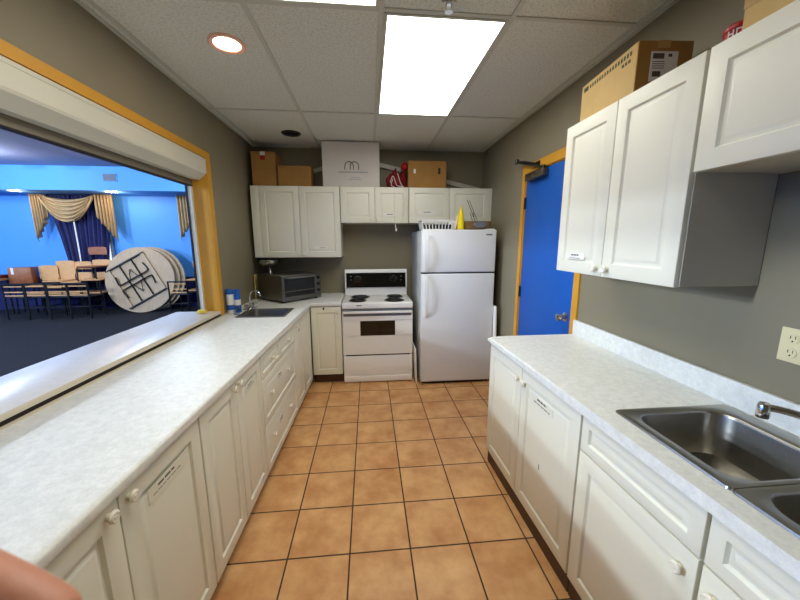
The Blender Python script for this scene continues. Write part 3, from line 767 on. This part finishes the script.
# white trim lengths leaning behind the boxes
def stick(name, a, b, wd, th, m, label, cat):
    A_, B_ = Vector(a), Vector(b); v = B_-A_
    bm = bmesh.new(); box(bm, 0, v.length, -th/2, th/2, -wd/2, wd/2, bev=.003, seg=1)
    o = obj(name, bm, m, None, a); o.rotation_euler = v.to_track_quat('X', 'Z').to_euler(); return tag(o, label, cat)
stick('plastic_trim', (-.965, 4.092, 2.19), (-.15, 4.092, 2.52), .045, .02, 'pvc', 'white plastic length rising behind the low brown box', 'trim length')
stick('plastic_trim', (-.10, 4.085, 2.475), (1.36, 4.085, 2.15), .05, .02, 'pvc', 'white plastic length sloping down behind the brown box above the fridge', 'trim length')
# red bag, ball, ribbon
def blob(bm, c, r, sq=(1, 1, 1), seed=0, amp=.12, n=20):
    rnd = random.Random(seed); ph = [rnd.uniform(0, 6.3) for _ in range(6)]
    loops = []
    for i in range(1, n):
        th = PI*i/n; l = []
        for j in range(2*n):
            a = 2*PI*j/(2*n)
            k = 1+amp*(.5*math.sin(3*a+ph[0]+2*th)+.3*math.sin(5*a+ph[1]-3*th)+.3*math.sin(7*th+ph[2]+a))
            l.append((c[0]+r*sq[0]*k*math.sin(th)*math.cos(a), c[1]+r*sq[1]*k*math.sin(th)*math.sin(a), c[2]+r*sq[2]*k*math.cos(th)))
        loops.append(l)
    loft(bm, loops, True, True)
rb = thing('cloth_bag', 'crumpled dark red bag between the white box and brown box', 'bag', (.32, 3.90, ZB))
bm = bmesh.new(); blob(bm, (-.02, -.02, .085), .085, (1.1, .8, 1), 2, .16); blob(bm, (.085, .03, .10), .06, (.7, .8, 1.6), 5, .16); obj('bag_body', bm, 'red', rb)
bm = bmesh.new(); loft(bm, [[(x+.028*k*math.cos(a), -.02+.02*k*math.sin(a), z) for a in [2*PI*i/12 for i in range(12)]] for x, z, k in ((-.02, .15, 1.6), (-.015, .18, .9), (-.005, .205, .5), (0, .225, .2))], True, True); obj('bag_neck', bm, 'red', rb)
bm = bmesh.new(); blob(bm, (0, 0, 0), .044, (1, 1, 1), 1, .02); rball = obj('red_ball', bm, 'redp', None, (.42, 3.905, ZB+.242)); tag(rball, 'small red ball resting on the dark red bag', 'ball')
rbn = thing('ribbon', 'loose white ribbon hanging from the red bag over the cabinet door', 'ribbon', (.31, 3.77, 2.12))
for pts in ([(-.03, .05, .10), (-.05, .02, .03), (-.02, -.012, .004), (-.015, -.022, -.03), (-.02, -.022, -.2), (-.01, -.024, -.40), (.0, -.024, -.44)],
            [(.02, .03, .16), (.05, .02, .06), (.075, -.012, .006), (.08, -.022, -.03), (.09, -.022, -.2), (.075, -.023, -.33), (.055, -.023, -.35)],
            [(-.06, .03, .06), (-.03, .0, .12), (.01, .02, .03), (.05, -.012, .012), (.105, -.020, -.02), (.12, -.022, -.17), (.115, -.023, -.32), (.09, -.023, -.345)]):
    bm = bmesh.new(); tube(bm, pts, .0042, 6, 6); obj('ribbon_strand', bm, 'ribbon', rbn)
bm = bmesh.new(); box(bm, -.010, .010, -.003, .003, -.03, 0, bev=.002); obj('ribbon_tip', bm, 'ribbon', rbn, (.0, -.024, -.44))

# ------------------------------------------------------------------ boxes on the right cabinets
ZR = UZ1+.001
lb = thing('cardboard_box', 'long pale cardboard box with a shipping label, above the right cabinets', 'box', (1.10, 1.395, ZR), math.radians(-5))
bm = bmesh.new(); box(bm, 0, .225, 0, .412, 0, .205, bev=.003, seg=1); obj('box_body', bm, 'card2', lb)
bm = bmesh.new(); box(bm, .002, .223, -.0015, .002, 0, .204); obj('end_panel', bm, 'card', lb)
bm = bmesh.new()
for i in range(16): box(bm, -.0012, .001, .035+i*.0195, .045+i*.0195, .170, .186)
box(bm, -.0012, .001, .352, .39, .168, .188)
for i in range(3): box(bm, -.0012, .001, .04+i*.02, .052+i*.02, .145, .157)
obj('printed_marks', bm, 'greenink', lb)
bm = bmesh.new(); box(bm, .055, .165, -.003, -.0012, .055, .165); pl = obj('shipping_label', bm, 'paper', lb)
bm = bmesh.new(); box(bm, .062, .108, -.0036, -.0029, .138, .158); box(bm, .066, .10, -.0036, -.0029, .072, .092); box(bm, .125, .14, -.0036, -.0029, .145, .156)
for i in range(4): box(bm, .062, .112, -.0036, -.0029, .102+i*.008, .1045+i*.008)
obj('label_print', bm, 'ink', pl)
bm = bmesh.new(); box(bm, .08, .13, -.0022, .06, .2045, .2065); box(bm, .08, .13, -.0022, -.001, .178, .2065); obj('tape_strip', bm, 'tape', lb)
bm = bmesh.new(); box(bm, 0, .26, 0, .62, 0, .012, bev=.001, seg=1)
tag(obj('flat_cardboard', bm, 'card', None, (1.10, .70, ZR)), 'flattened cardboard sheet under the red tub on the right cabinets', 'cardboard')
rt = thing('red_tub', 'red tub with white letters beside the tan box', 'tub', (1.155, 1.045, ZR+.0125))
rt.scale = (.8, .8, .8)
bm = bmesh.new(); lathe(bm, [(.042, 0), (.046, .004), (.048, .042), (.046, .046)], 28); obj('tub_body', bm, 'redp', rt)
bm = bmesh.new(); lathe(bm, [(.05, .044), (.05, .056), (.044, .063), (.001, .066)], 28); obj('lid', bm, 'redp', rt)
def letters(parent, word, r, z, h, a0, da, m):
    bm = bmesh.new(); G = {'H': [(0,0,.2,1),(.8,0,1,1),(.2,.42,.8,.58)], 'O': [(0,0,.2,1),(.8,0,1,1),(.2,0,.8,.16),(.2,.84,.8,1)], 'T': [(.4,0,.6,.84),(0,.84,1,1)]}
    for i, ch in enumerate(word):
        for (a, b, c, d) in G[ch]:
            x0, x1 = (a+i*1.35)*h*.7, (c+i*1.35)*h*.7
            loops = []
            for rr_ in (r, r+.0012):
                loops.append([(rr_*math.cos(a0+x/r), rr_*math.sin(a0+x/r), z+zz*h) for x, zz in ((x0, b), (x1, b), (x1, d), (x0, d))])
            loft(bm, loops, True, True)
    return obj('lettering', bm, m, parent)
letters(rt, 'HOT', .0485, .012, .026, PI*1.0, 0, 'paper')
tb = carton('tall tan cardboard box above the short right cabinet', (1.105, .62, ZR+.0125), .24, .378, .33, 'card2')
bm = bmesh.new(); box(bm, -.0015, .001, 0, .378, .06, .10); obj('tape_strip', bm, 'tape', tb)

# ------------------------------------------------------------------ ceiling lights and sprinkler
def troffer(label, x0, x1, y0, y1):
    t = thing('ceiling_light', label, 'ceiling light', (x0, y0, H-.012), 0, None)
    w, d = x1-x0, y1-y0
    bm = bmesh.new()
    for b in ((0, w, 0, .016), (0, w, d-.016, d), (0, .016, .016, d-.016), (w-.016, w, .016, d-.016)): box(bm, b[0], b[1], b[2], b[3], .003, .012)
    obj('light_frame', bm, 'tbar', t)
    bm = bmesh.new(); box(bm, .016, w-.016, .016, d-.016, .005, .010); obj('light_lens', bm, 'lens', t)
troffer('lit fluorescent ceiling panel above the floor tiles', .094, .698, 1.754, 3.006)
troffer('lit fluorescent ceiling panel just cut off by the top edge', -.531, .066, .514, 1.726)
def downlight(label, x, y, lit):
    t = thing('recessed_light', label, 'recessed light', (x, y, H-.012))
    bm = bmesh.new(); lathe(bm, [(.068, .012), (.092, .012), (.095, .006), (.088, .0), (.070, .003), (.066, .011)], 32, cap0=False, cap1=False); obj('light_trim', bm, 'glow_trim' if lit else 'drain', t)
    bm = bmesh.new(); lathe(bm, [(.068, .010), (.045, .004), (.001, .002)] if lit else [(.068, .0105), (.001, .0108)], 28, cap0=True); obj('light_bulb', bm, 'lamp_warm' if lit else 'black', t)
downlight('lit round recessed light with pinkish glow painted on its rim over the left worktop', -.745, 2.085, True)
downlight('unlit dark round recessed light near the back wall', -.745, 3.60, False)
sp = thing('sprinkler_head', 'small chrome sprinkler head at the top edge of the photo', 'sprinkler', (.375, 1.645, H-.04))
bm = bmesh.new(); lathe(bm, [(.035, .04), (.034, .034), (.012, .03), (.011, .012), (.001, .012)], 20); obj('sprinkler_base', bm, 'chrome', sp)
bm = bmesh.new(); tube(bm, [(-.011, 0, .016), (-.013, 0, 0), (0, 0, -.014)], .003, 6); tube(bm, [(.011, 0, .016), (.013, 0, 0), (0, 0, -.014)], .003, 6); lathe(bm, [(.018, -.016), (.018, -.014)], 16); obj('deflector', bm, 'chrome', sp)

# ------------------------------------------------------------------ the hall beyond the opening
HX0, HX1, HY0, HY1, HZ = -10.5, XL-WT, -2.0, 8.3, 3.03
struct('floor_hall', B((HX0, HX1, HY0, HY1, -.05, 0)), 'carpet')
struct('ceiling_hall', B((HX0, HX1, HY0, HY1, HZ, HZ+.05)), 'hceil')
struct('wall_hall_far', B((HX0, HX1+.22, HY1, HY1+.1, 0, HZ)), 'blue')
struct('wall_hall_left', B((HX0-.1, HX0, HY0, HY1, 0, HZ)), 'blue')
struct('wall_hall_near', B((HX0, HX1, HY0-.1, HY0, 0, HZ)), 'blue')
struct('trim_3', B((HX0, HX1, HY1-.02, HY1, 0, .72)), 'navy')
struct('wall_bulkhead', B((HX0, HX1, 7.5, HY1, 2.565, HZ)), 'blue')
v = thing('air_vent', 'dark air vent on the blue bulkhead in the hall', 'vent', (-5.17, 7.5, 2.815))
bm = B((-.135, .135, -.012, 0, -.08, .08)); obj('vent_frame', bm, 'blue', v)
bm = bmesh.new()
for i in range(8): box(bm, -.12, .12, -.016, -.008, -.066+i*.0175, -.054+i*.0175)
box(bm, -.12, .12, -.013, -.0125, -.068, .068); obj('vent_slats', bm, 'vent', v)
for x, nm in ((-7.08, 'left of the curtain'), (-5.27, 'below the air vent')):
    t = thing('recessed_light', f'small lit downlight under the blue bulkhead {nm}', 'recessed light', (x, 7.62, 2.553))
    bm = bmesh.new(); lathe(bm, [(.10, .012), (.11, .008), (.105, 0), (.08, .003), (.078, .011)], 24, cap0=False, cap1=False); obj('light_trim', bm, 'paper', t)
    bm = bmesh.new(); lathe(bm, [(.08, .006), (.05, -.004), (.001, -.006)], 20); obj('light_bulb', bm, 'lamp_small', t)
HL = ((-6.45, 6.15), (-3.4, 6.1), (-9.2, 6.1), (-6.2, .9), (-9.2, .9))
for x, y in HL:
    t = thing('hall_ceiling_light', 'round lit drum lamp on the hall ceiling', 'ceiling light', (x, y, HZ-.10), 0, 'hall ceiling drum lamps')
    bm = bmesh.new(); lathe(bm, [(.17, .10), (.18, .09), (.18, .075), (.165, .07)], 28); obj('light_base', bm, 'paper', t)
    bm = bmesh.new(); lathe(bm, [(.16, .072), (.16, .02), (.14, .004), (.001, 0)], 28); obj('light_lens', bm, 'lamp_cool', t)

# window behind the curtain
wn = bpy.data.objects.new('window_1', None); C.objects.link(wn); wn.location = (-6.4, 8.3, 1.0); wn['kind'] = 'structure'
bm = bmesh.new(); box(bm, -.36, .50, -.03, -.01, 0, 1.4); obj('window_pane', bm, 'day', wn)
bm = bmesh.new()
for b in ((-.4, .54, -.05, 0, -.04, 0), (-.4, .54, -.05, 0, 1.4, 1.44), (-.4, -.36, -.05, 0, 0, 1.4), (.50, .54, -.05, 0, 0, 1.4)): box(bm, *b)
obj('window_frame', bm, 'paper', wn)

def cloth(name, f, nu, nv, m, parent, th=.006):
    bm = bmesh.new(); V = [[bm.verts.new(f(i/nu, j/nv)) for j in range(nv+1)] for i in range(nu+1)]
    for i in range(nu):
        for j in range(nv): bm.faces.new((V[i][j], V[i+1][j], V[i+1][j+1], V[i][j+1]))
    o = obj(name, bm, m, parent, ang=180); s = o.modifiers.new('thick', 'SOLIDIFY'); s.thickness = th; return o
cu = thing('window_curtain', 'navy drapes under a draped cream swag and tails in the hall', 'curtain', (-6.35, 8.15, .15))
ox, oy, oz = -6.35, 8.15, .15
def drape(x0t, x1t, x0b, x1b, k, ph):
    def f(u, v):
        x0 = x0t+(x0b-x0t)*v; x1 = x1t+(x1b-x1t)*v
        return (x0+(x1-x0)*u-ox, .03*math.sin(k*u*2*PI+ph)+.02*math.sin(k*.43*u*2*PI+v*2), 2.56-oz-v*2.4)
    return f
cloth('drape', drape(-7.0, -6.505, -6.58, -6.505, 6, 0), 80, 10, 'navy', cu)
cloth('drape', drape(-6.515, -5.70, -6.508, -6.02, 8, 1), 110, 10, 'navy', cu)
def swag(u, v):
    sag = (1-(2*u-1)**2)
    return (-7.0+1.09*u-ox+(.5-u)*.05*v, -.11-.09*sag**.5*abs(math.sin(v*PI*5.5))-.05*sag*v, 2.55-oz-(.06*v+.10*sag+.42*sag**.9*(v**.9)))
cloth('swag', swag, 60, 54, 'cream', cu)
bm = bmesh.new()
tube(bm, [(-7.0+1.09*u-ox+(.5-u)*.05, -.17, 2.55-oz-(.06+.10*(1-(2*u-1)**2)+.42*(1-(2*u-1)**2)**.9)) for u in [i/40 for i in range(41)]], .014, 6); obj('swag_trim', bm, 'cream', cu)
def jabot(x0, x1, z_in, z_out, k):
    def f(u, v):          # u: 0 inner (short) .. 1 outer (long)
        step = math.floor(u*4+.0001)/4 if u < 1 else 1
        uu = .5*u+.5*step
        L = 2.55-(z_in+(z_out-z_in)*uu)
        return (x0+(x1-x0)*u-ox, -.10+.055*math.sin(k*u*2*PI), 2.55-oz-L*v)
    return f
cloth('tail', jabot(-6.93, -7.19, 2.06, 1.54, 5), 64, 10, 'cream', cu)
cloth('tail', jabot(-5.94, -5.56, 2.08, 1.53, 6), 72, 10, 'cream', cu)
c2 = thing('window_curtain', 'cream curtain tail at the edge of the serving opening in the hall', 'curtain', (-6.35, 8.15, .15))
cloth('tail', jabot(-3.90, -4.22, 2.05, 1.56, 5), 64, 10, 'cream', c2)
bm = bmesh.new(); tube(bm, [(-3.8-ox, 0, 2.58-oz), (-4.25-ox, 0, 2.58-oz)], .014, 8); obj('curtain_rod', bm, 'paper', c2)

# round folding tables leaning against the wall
def round_table(label, cx, y, r, tilt, detail):
    t = thing('round_table', label, 'table', (cx, y, .002))
    t.rotation_euler = (-tilt, 0, 0)
    bm = bmesh.new(); lathe(bm, [(r-.004, -.012), (r, -.008), (r, .008), (r-.004, .012)], 64, (0, 0, r), 'y'); obj('tabletop', bm, 'ply', t)
    if not detail: return t
    U = Vector((.865, 0, .50)); Vv = Vector((.50, 0, -.865)); c0 = Vector((-.06, 0, r-.01)); n = Vector((0, -1, 0))
    P = lambda a, b, h=0: c0+U*a+Vv*b+n*(.012+h)
    def bar(bm, a0, a1, b0, b1, h0, h1):
        loft(bm, [[P(a, b, h0) for a, b in ((a0, b0), (a1, b0), (a1, b1), (a0, b1))], [P(a, b, h1) for a, b in ((a0, b0), (a1, b0), (a1, b1), (a0, b1))]], True, True)
    for a in (-.44, .36):
        bm = bmesh.new(); bar(bm, a, a+.08, -.47, .47, 0, .035); obj('apron_board', bm, 'ply', t)
    for b in (-.47, .455):
        bm = bmesh.new(); bar(bm, -.44, .44, b, b+.022, 0, .05); obj('apron_rail', bm, 'blackm', t)
    for a in (-.14, .14):
        bm = bmesh.new(); tube(bm, [P(a, -.44, .02), P(a, .44, .02)], .014, 8); obj('frame_rail', bm, 'blackm', t)
    for s in (-1, 1):
        bm = bmesh.new(); b = s*.06
        tube(bm, [P(-.32, b+s*.20, .045), P(-.345, b+s*.06, .045), P(-.31, b, .045), P(0, b, .045), P(.31, b, .045), P(.345, b+s*.06, .045), P(.32, b+s*.20, .045)], .016, 8, 4)
        tube(bm, [P(-.09, b, .04), P(0, b+s*.22, .03), P(.09, b, .04)], .009, 6); tube(bm, [P(-.05, b+s*.12, .04), P(.05, b+s*.2, .04)], .009, 6)
        obj('folding_leg', bm, 'blackm', t)
    return t
round_table('round wooden folding table leaning with its black legs showing', -5.02, 7.62, .72, .16, True)
round_table('round wooden tabletop leaning directly behind the front table', -4.95, 7.70, .72, .16, False)
round_table('round wooden tabletop leaning rearmost, nearest the wall', -4.88, 7.77, .72, .16, False)

# chairs
def make_chair():
    t = thing('wooden_chair', '', 'chair')
    bm = bmesh.new()
    loft(bm, [rrect(0, 0, .38, .38, .05, .44), rrect(0, 0, .40, .40, .06, .447), rrect(0, 0, .40, .40, .06, .456), rrect(0, 0, .385, .385, .05, .462)], True, True); obj('seat', bm, 'wood', t)
    bm = bmesh.new()
    loft(bm, [[(x*.36, .20+.03*(1-(2*x)**2)+dy+.03*(z-.66), z-.0) for x, z in [(-.5, .70), (-.25, .70), (0, .70), (.25, .70), (.5, .70), (.53, .74), (.53, .82), (.5, .86), (.25, .87), (0, .87), (-.25, .87), (-.5, .86), (-.53, .82), (-.53, .74)]] for dy in (0, .014)], True, True)
    obj('backrest', bm, 'wood', t)
    for s in (-1, 1):
        bm = bmesh.new(); tube(bm, [(s*.185, .22, 0), (s*.18, .20, .44), (s*.175, .232, .80)], .012, 8); obj('leg', bm, 'blackm', t)
        bm = bmesh.new(); tube(bm, [(s*.19, -.20, 0), (s*.18, -.17, .435)], .012, 8); obj('leg', bm, 'blackm', t)
    bm = bmesh.new()
    for s in (-1, 1): tube(bm, [(s*.18, -.17, .43), (s*.18, .20, .43)], .011, 8)
    for y in (-.17, .20): tube(bm, [(-.18, y, .43), (.18, y, .43)], .011, 8)
    obj('seat_frame', bm, 'blackm', t)
    for s in (-1, 1):
        bm = bmesh.new(); tube(bm, [(s*.187, -.19, .17), (s*.183, .21, .17)], .008, 6); obj('stretcher', bm, 'blackm', t)
    return t
ch0 = make_chair(); used = False
def place(x, y, z, rz, label, group=None, tilt=0):
    global used
    c = ch0 if not used else copy_tree(ch0); used = True
    c.location = (x, y, z); c.rotation_euler = (tilt, 0, rz); c['label'] = label
    if group: c['group'] = group
    return c
# rear chairs: backs to the wall, seats facing the kitchen, some stacked
STK = .145
stacks = [(-7.05, 7.78, 2, .16, 'under the left curtain tail'), (-6.71, 7.80, 3, .13, 'under the curtain gap'), (-6.36, 7.80, 2, .24, 'in front of the navy drapes'), (-5.97, 7.82, 2, .28, 'beside the leaning round tables'), (-4.05, 7.82, 2, .24, 'right of the leaning round tables')]
stacks[-1] = (-3.92, 7.97, 2, .24, 'right of the leaning round tables')
for x, y, n, dz, w_ in stacks:
    for k in range(n):
        nm = {0: 'bottom', n-1: 'topmost'}.get(k, 'middle')
        place(x, y, k*dz, 0, f'{nm} stacked wooden chair {w_}', 'stacked wooden chairs')
ck = place(-6.03, 7.84, .56, 0, 'dark brown wooden chair back topmost beside the leaning tables', 'stacked wooden chairs')
for ch in [o for o in bpy.data.objects if o.parent == ck and o.name.split('.')[0] in ('backrest', 'seat')]:
    ch.data = ch.data.copy(); ch.data.materials[0] = M['wood_dk']

# front row: low ladder-back chairs, backs to the kitchen
def make_ladder():
    t = thing('ladder_chair', '', 'chair')
    bm = bmesh.new(); box(bm, -.18, .18, -.16, .20, .435, .46, bev=.008); obj('seat', bm, 'black', t)
    for z in (.48, .55, .66):
        bm = bmesh.new(); box(bm, -.165, .165, -.20, -.185, z, z+.022, bev=.004); obj('slat', bm, 'wood', t)
    bm = bmesh.new(); tube(bm, [(-.19, -.20, .72), (.19, -.20, .72)], .016, 8); obj('top_rail', bm, 'blackm', t)
    for s in (-1, 1):
        bm = bmesh.new(); tube(bm, [(s*.185, -.20, 0), (s*.185, -.19, .45), (s*.185, -.20, .73)], .016, 8); obj('leg', bm, 'blackm', t)
        bm = bmesh.new(); tube(bm, [(s*.175, .19, 0), (s*.175, .18, .44)], .014, 8); obj('leg', bm, 'blackm', t)
    for q in ([(-.18, -.195, .25), (.18, -.195, .25)], [(-.175, .185, .2), (.175, .185, .2)]): bm = bmesh.new(); tube(bm, q, .010, 6); obj('stretcher', bm, 'blackm', t)
    return t
lc0 = make_ladder()
for i, (x, w_) in enumerate(((-6.98, 'nearest the burgundy table'), (-6.585, 'under the left half of the navy drapes'), (-6.19, 'under the right half of the navy drapes'), (-5.81, 'nearest the leaning round tables'), (-3.98, 'right of the leaning round tables'))):
    c = lc0 if i == 0 else copy_tree(lc0)
    c.location = (x, 7.30 if i < 4 else 7.42, 0); c['label'] = f'black-framed chair with pale wooden slats {w_}'; c['group'] = 'black-framed slatted chairs'

tbl = thing('burgundy_table', 'burgundy-topped table at the left end of the chairs in the hall', 'table', (-8.14, 7.50, 0))
bm = bmesh.new(); box(bm, -.45, .50, -.30, .30, .80, .86, bev=.004); obj('tabletop', bm, 'burg', tbl)
bm = bmesh.new(); box(bm, -.44, .49, -.295, .295, .745, .80, bev=.004); obj('table_apron', bm, 'wood', tbl)
for x in (-.40, .45):
    for y in (-.25, .25):
        bm = bmesh.new(); tube(bm, [(x, y, 0), (x, y, .75)], .02, 8); obj('leg', bm, 'blackm', tbl)
cr = thing('wooden_crate', 'brown wooden crate on a black stool beside the burgundy table', 'crate', (-7.64, 7.83, .661), .35)
bm = bmesh.new(); box(bm, 0, .36, -.15, .15, 0, .34, bev=.004); obj('crate_body', bm, 'wood_dk', cr)
bm = bmesh.new(); box(bm, .05, .09, -.153, -.148, .2, .34); obj('paper_strip', bm, 'paper', cr)
st2 = thing('stool', 'black stool under the brown crate at the end of the chairs', 'stool', (-7.47, 7.90, 0), .35)
bm = bmesh.new(); box(bm, -.17, .17, -.14, .14, .62, .66, bev=.006); obj('stool_seat', bm, 'blackm', st2)
for x in (-.14, .14):
    for y in (-.11, .11):
        bm = bmesh.new(); tube(bm, [(x*1.1, y*1.1, 0), (x, y, .625)], .016, 8); obj('leg', bm, 'blackm', st2)

# ------------------------------------------------------------------ photographer's hand at the lower left edge
hd = thing('hand', 'fingertip of a hand intruding at the lower left of the picture', 'hand', (-.289, .1281, 1.3908))
O = Vector(hd.location)
def skin_chain(name, chain, edges, radii, parent, m='skin'):
    me = bpy.data.meshes.new(name); me.from_pydata([tuple(Vector(p)-O) for p in chain], edges, []); me.materials.append(M[m])
    o = bpy.data.objects.new(name, me); C.objects.link(o); o.parent = parent
    sm = o.modifiers.new('skin', 'SKIN'); sm.use_smooth_shade = True
    for v, r in zip(me.skin_vertices[0].data, radii): v.radius = (r, r) if not isinstance(r, tuple) else r
    me.skin_vertices[0].data[0].use_root = True
    sub = o.modifiers.new('sub', 'SUBSURF'); sub.levels = 2; sub.render_levels = 2
    return o
V_ = []; E_ = []; R_ = []
def addv(p, r, link=None):
    V_.append(p); R_.append(r)
    if link is not None: E_.append((link, len(V_)-1))
    return len(V_)-1
wr = addv((-.3985, .1392, 1.3388), .024); arm = addv((-.6264, .1472, 1.178), .034, wr)
pm = addv((-.289, .1281, 1.3908), .024, wr)
for pts in (((-.189, .1189, 1.4488), (-.1481, .1066, 1.4414), (-.1154, .0963, 1.4352), (-.0997, .092, 1.4306), (-.0923, .0903, 1.4279)),
            ((-.2013, .1167, 1.413), (-.1576, .1046, 1.4026), (-.1206, .0941, 1.3972), (-.1059, .0899, 1.3931)),
            ((-.2143, .1146, 1.3773), (-.1693, .1023, 1.3664), (-.1356, .0931, 1.3607), (-.1235, .0896, 1.3591)),
            ((-.2352, .1136, 1.3437), (-.1886, .101, 1.332), (-.1617, .0937, 1.3281), (-.1536, .0915, 1.3255)),
            ((-.255, .1273, 1.4325), (-.2159, .126, 1.4746), (-.1861, .1253, 1.503), (-.1776, .125, 1.5116))):
    k = pm
    for n_, p in enumerate(pts): k = addv(p, (.0112, .0092, .0088, .0082 if len(pts) > 4 else .0072, .0068)[n_], k)
skin_chain('hand_skin', V_, E_, R_, hd); hd.location.z -= .0045

# ------------------------------------------------------------------ light
w = bpy.data.worlds.new('World'); bpy.context.scene.world = w; w.use_nodes = True
w.node_tree.nodes['Background'].inputs[0].default_value = (.5, .6, .8, 1); w.node_tree.nodes['Background'].inputs[1].default_value = .1
def area(name, loc, sx, sy, power, col, rot=(0, 0, 0)):
    l = bpy.data.lights.new(name, 'AREA'); l.shape = 'RECTANGLE'; l.size = sx; l.size_y = sy; l.energy = power; l.color = col
    o = bpy.data.objects.new(name, l); C.objects.link(o); o.location = loc; o.rotation_euler = rot; return o
def lamp(name, loc, power, col, rad):
    l = bpy.data.lights.new(name, 'POINT'); l.energy = power; l.color = col; l.shadow_soft_size = rad
    o = bpy.data.objects.new(name, l); C.objects.link(o); o.location = loc; return o
for x, y in HL: lamp('hall_lamp', (x, y, HZ-.22), 70 if y > 5 else 820, (.76, .89, 1.0), .12)
for x in (-7.08, -5.27): lamp('soffit_lamp', (x, 7.66, 2.50), 7 if x < -6 else 18, (1.0, .72, .45), .05)

# ------------------------------------------------------------------ camera
cam = bpy.data.cameras.new('Camera'); co = bpy.data.objects.new('Camera', cam); C.objects.link(co)
cam.sensor_width = 36; cam.lens = 329.77/800*36; cam.dof.use_dof = True; cam.dof.focus_distance = 2.6; cam.dof.aperture_fstop = 10.0; cam.clip_start = .01; cam.clip_end = 60
yaw, pit, rol = .0933529722, .176095928, -.00184722
f = Vector((math.sin(yaw)*math.cos(pit), math.cos(yaw)*math.cos(pit), -math.sin(pit)))
r = Vector((math.cos(yaw), -math.sin(yaw), 0)); u = r.cross(f)
r2 = r*math.cos(rol)+u*math.sin(rol); u2 = r2.cross(f)
co.matrix_world = Matrix(((r2.x, u2.x, -f.x, 0), (r2.y, u2.y, -f.y, 0), (r2.z, u2.z, -f.z, 1.539), (0, 0, 0, 1)))
S = bpy.context.scene; S.camera = co
S.view_settings.view_transform = 'Standard'; S.view_settings.look = 'None'; S.view_settings.gamma = 1; S.view_settings.exposure = -0.05
S.cycles.use_denoising = True; S.cycles.max_bounces = 8; S.cycles.diffuse_bounces = 5; S.cycles.caustics_reflective = False
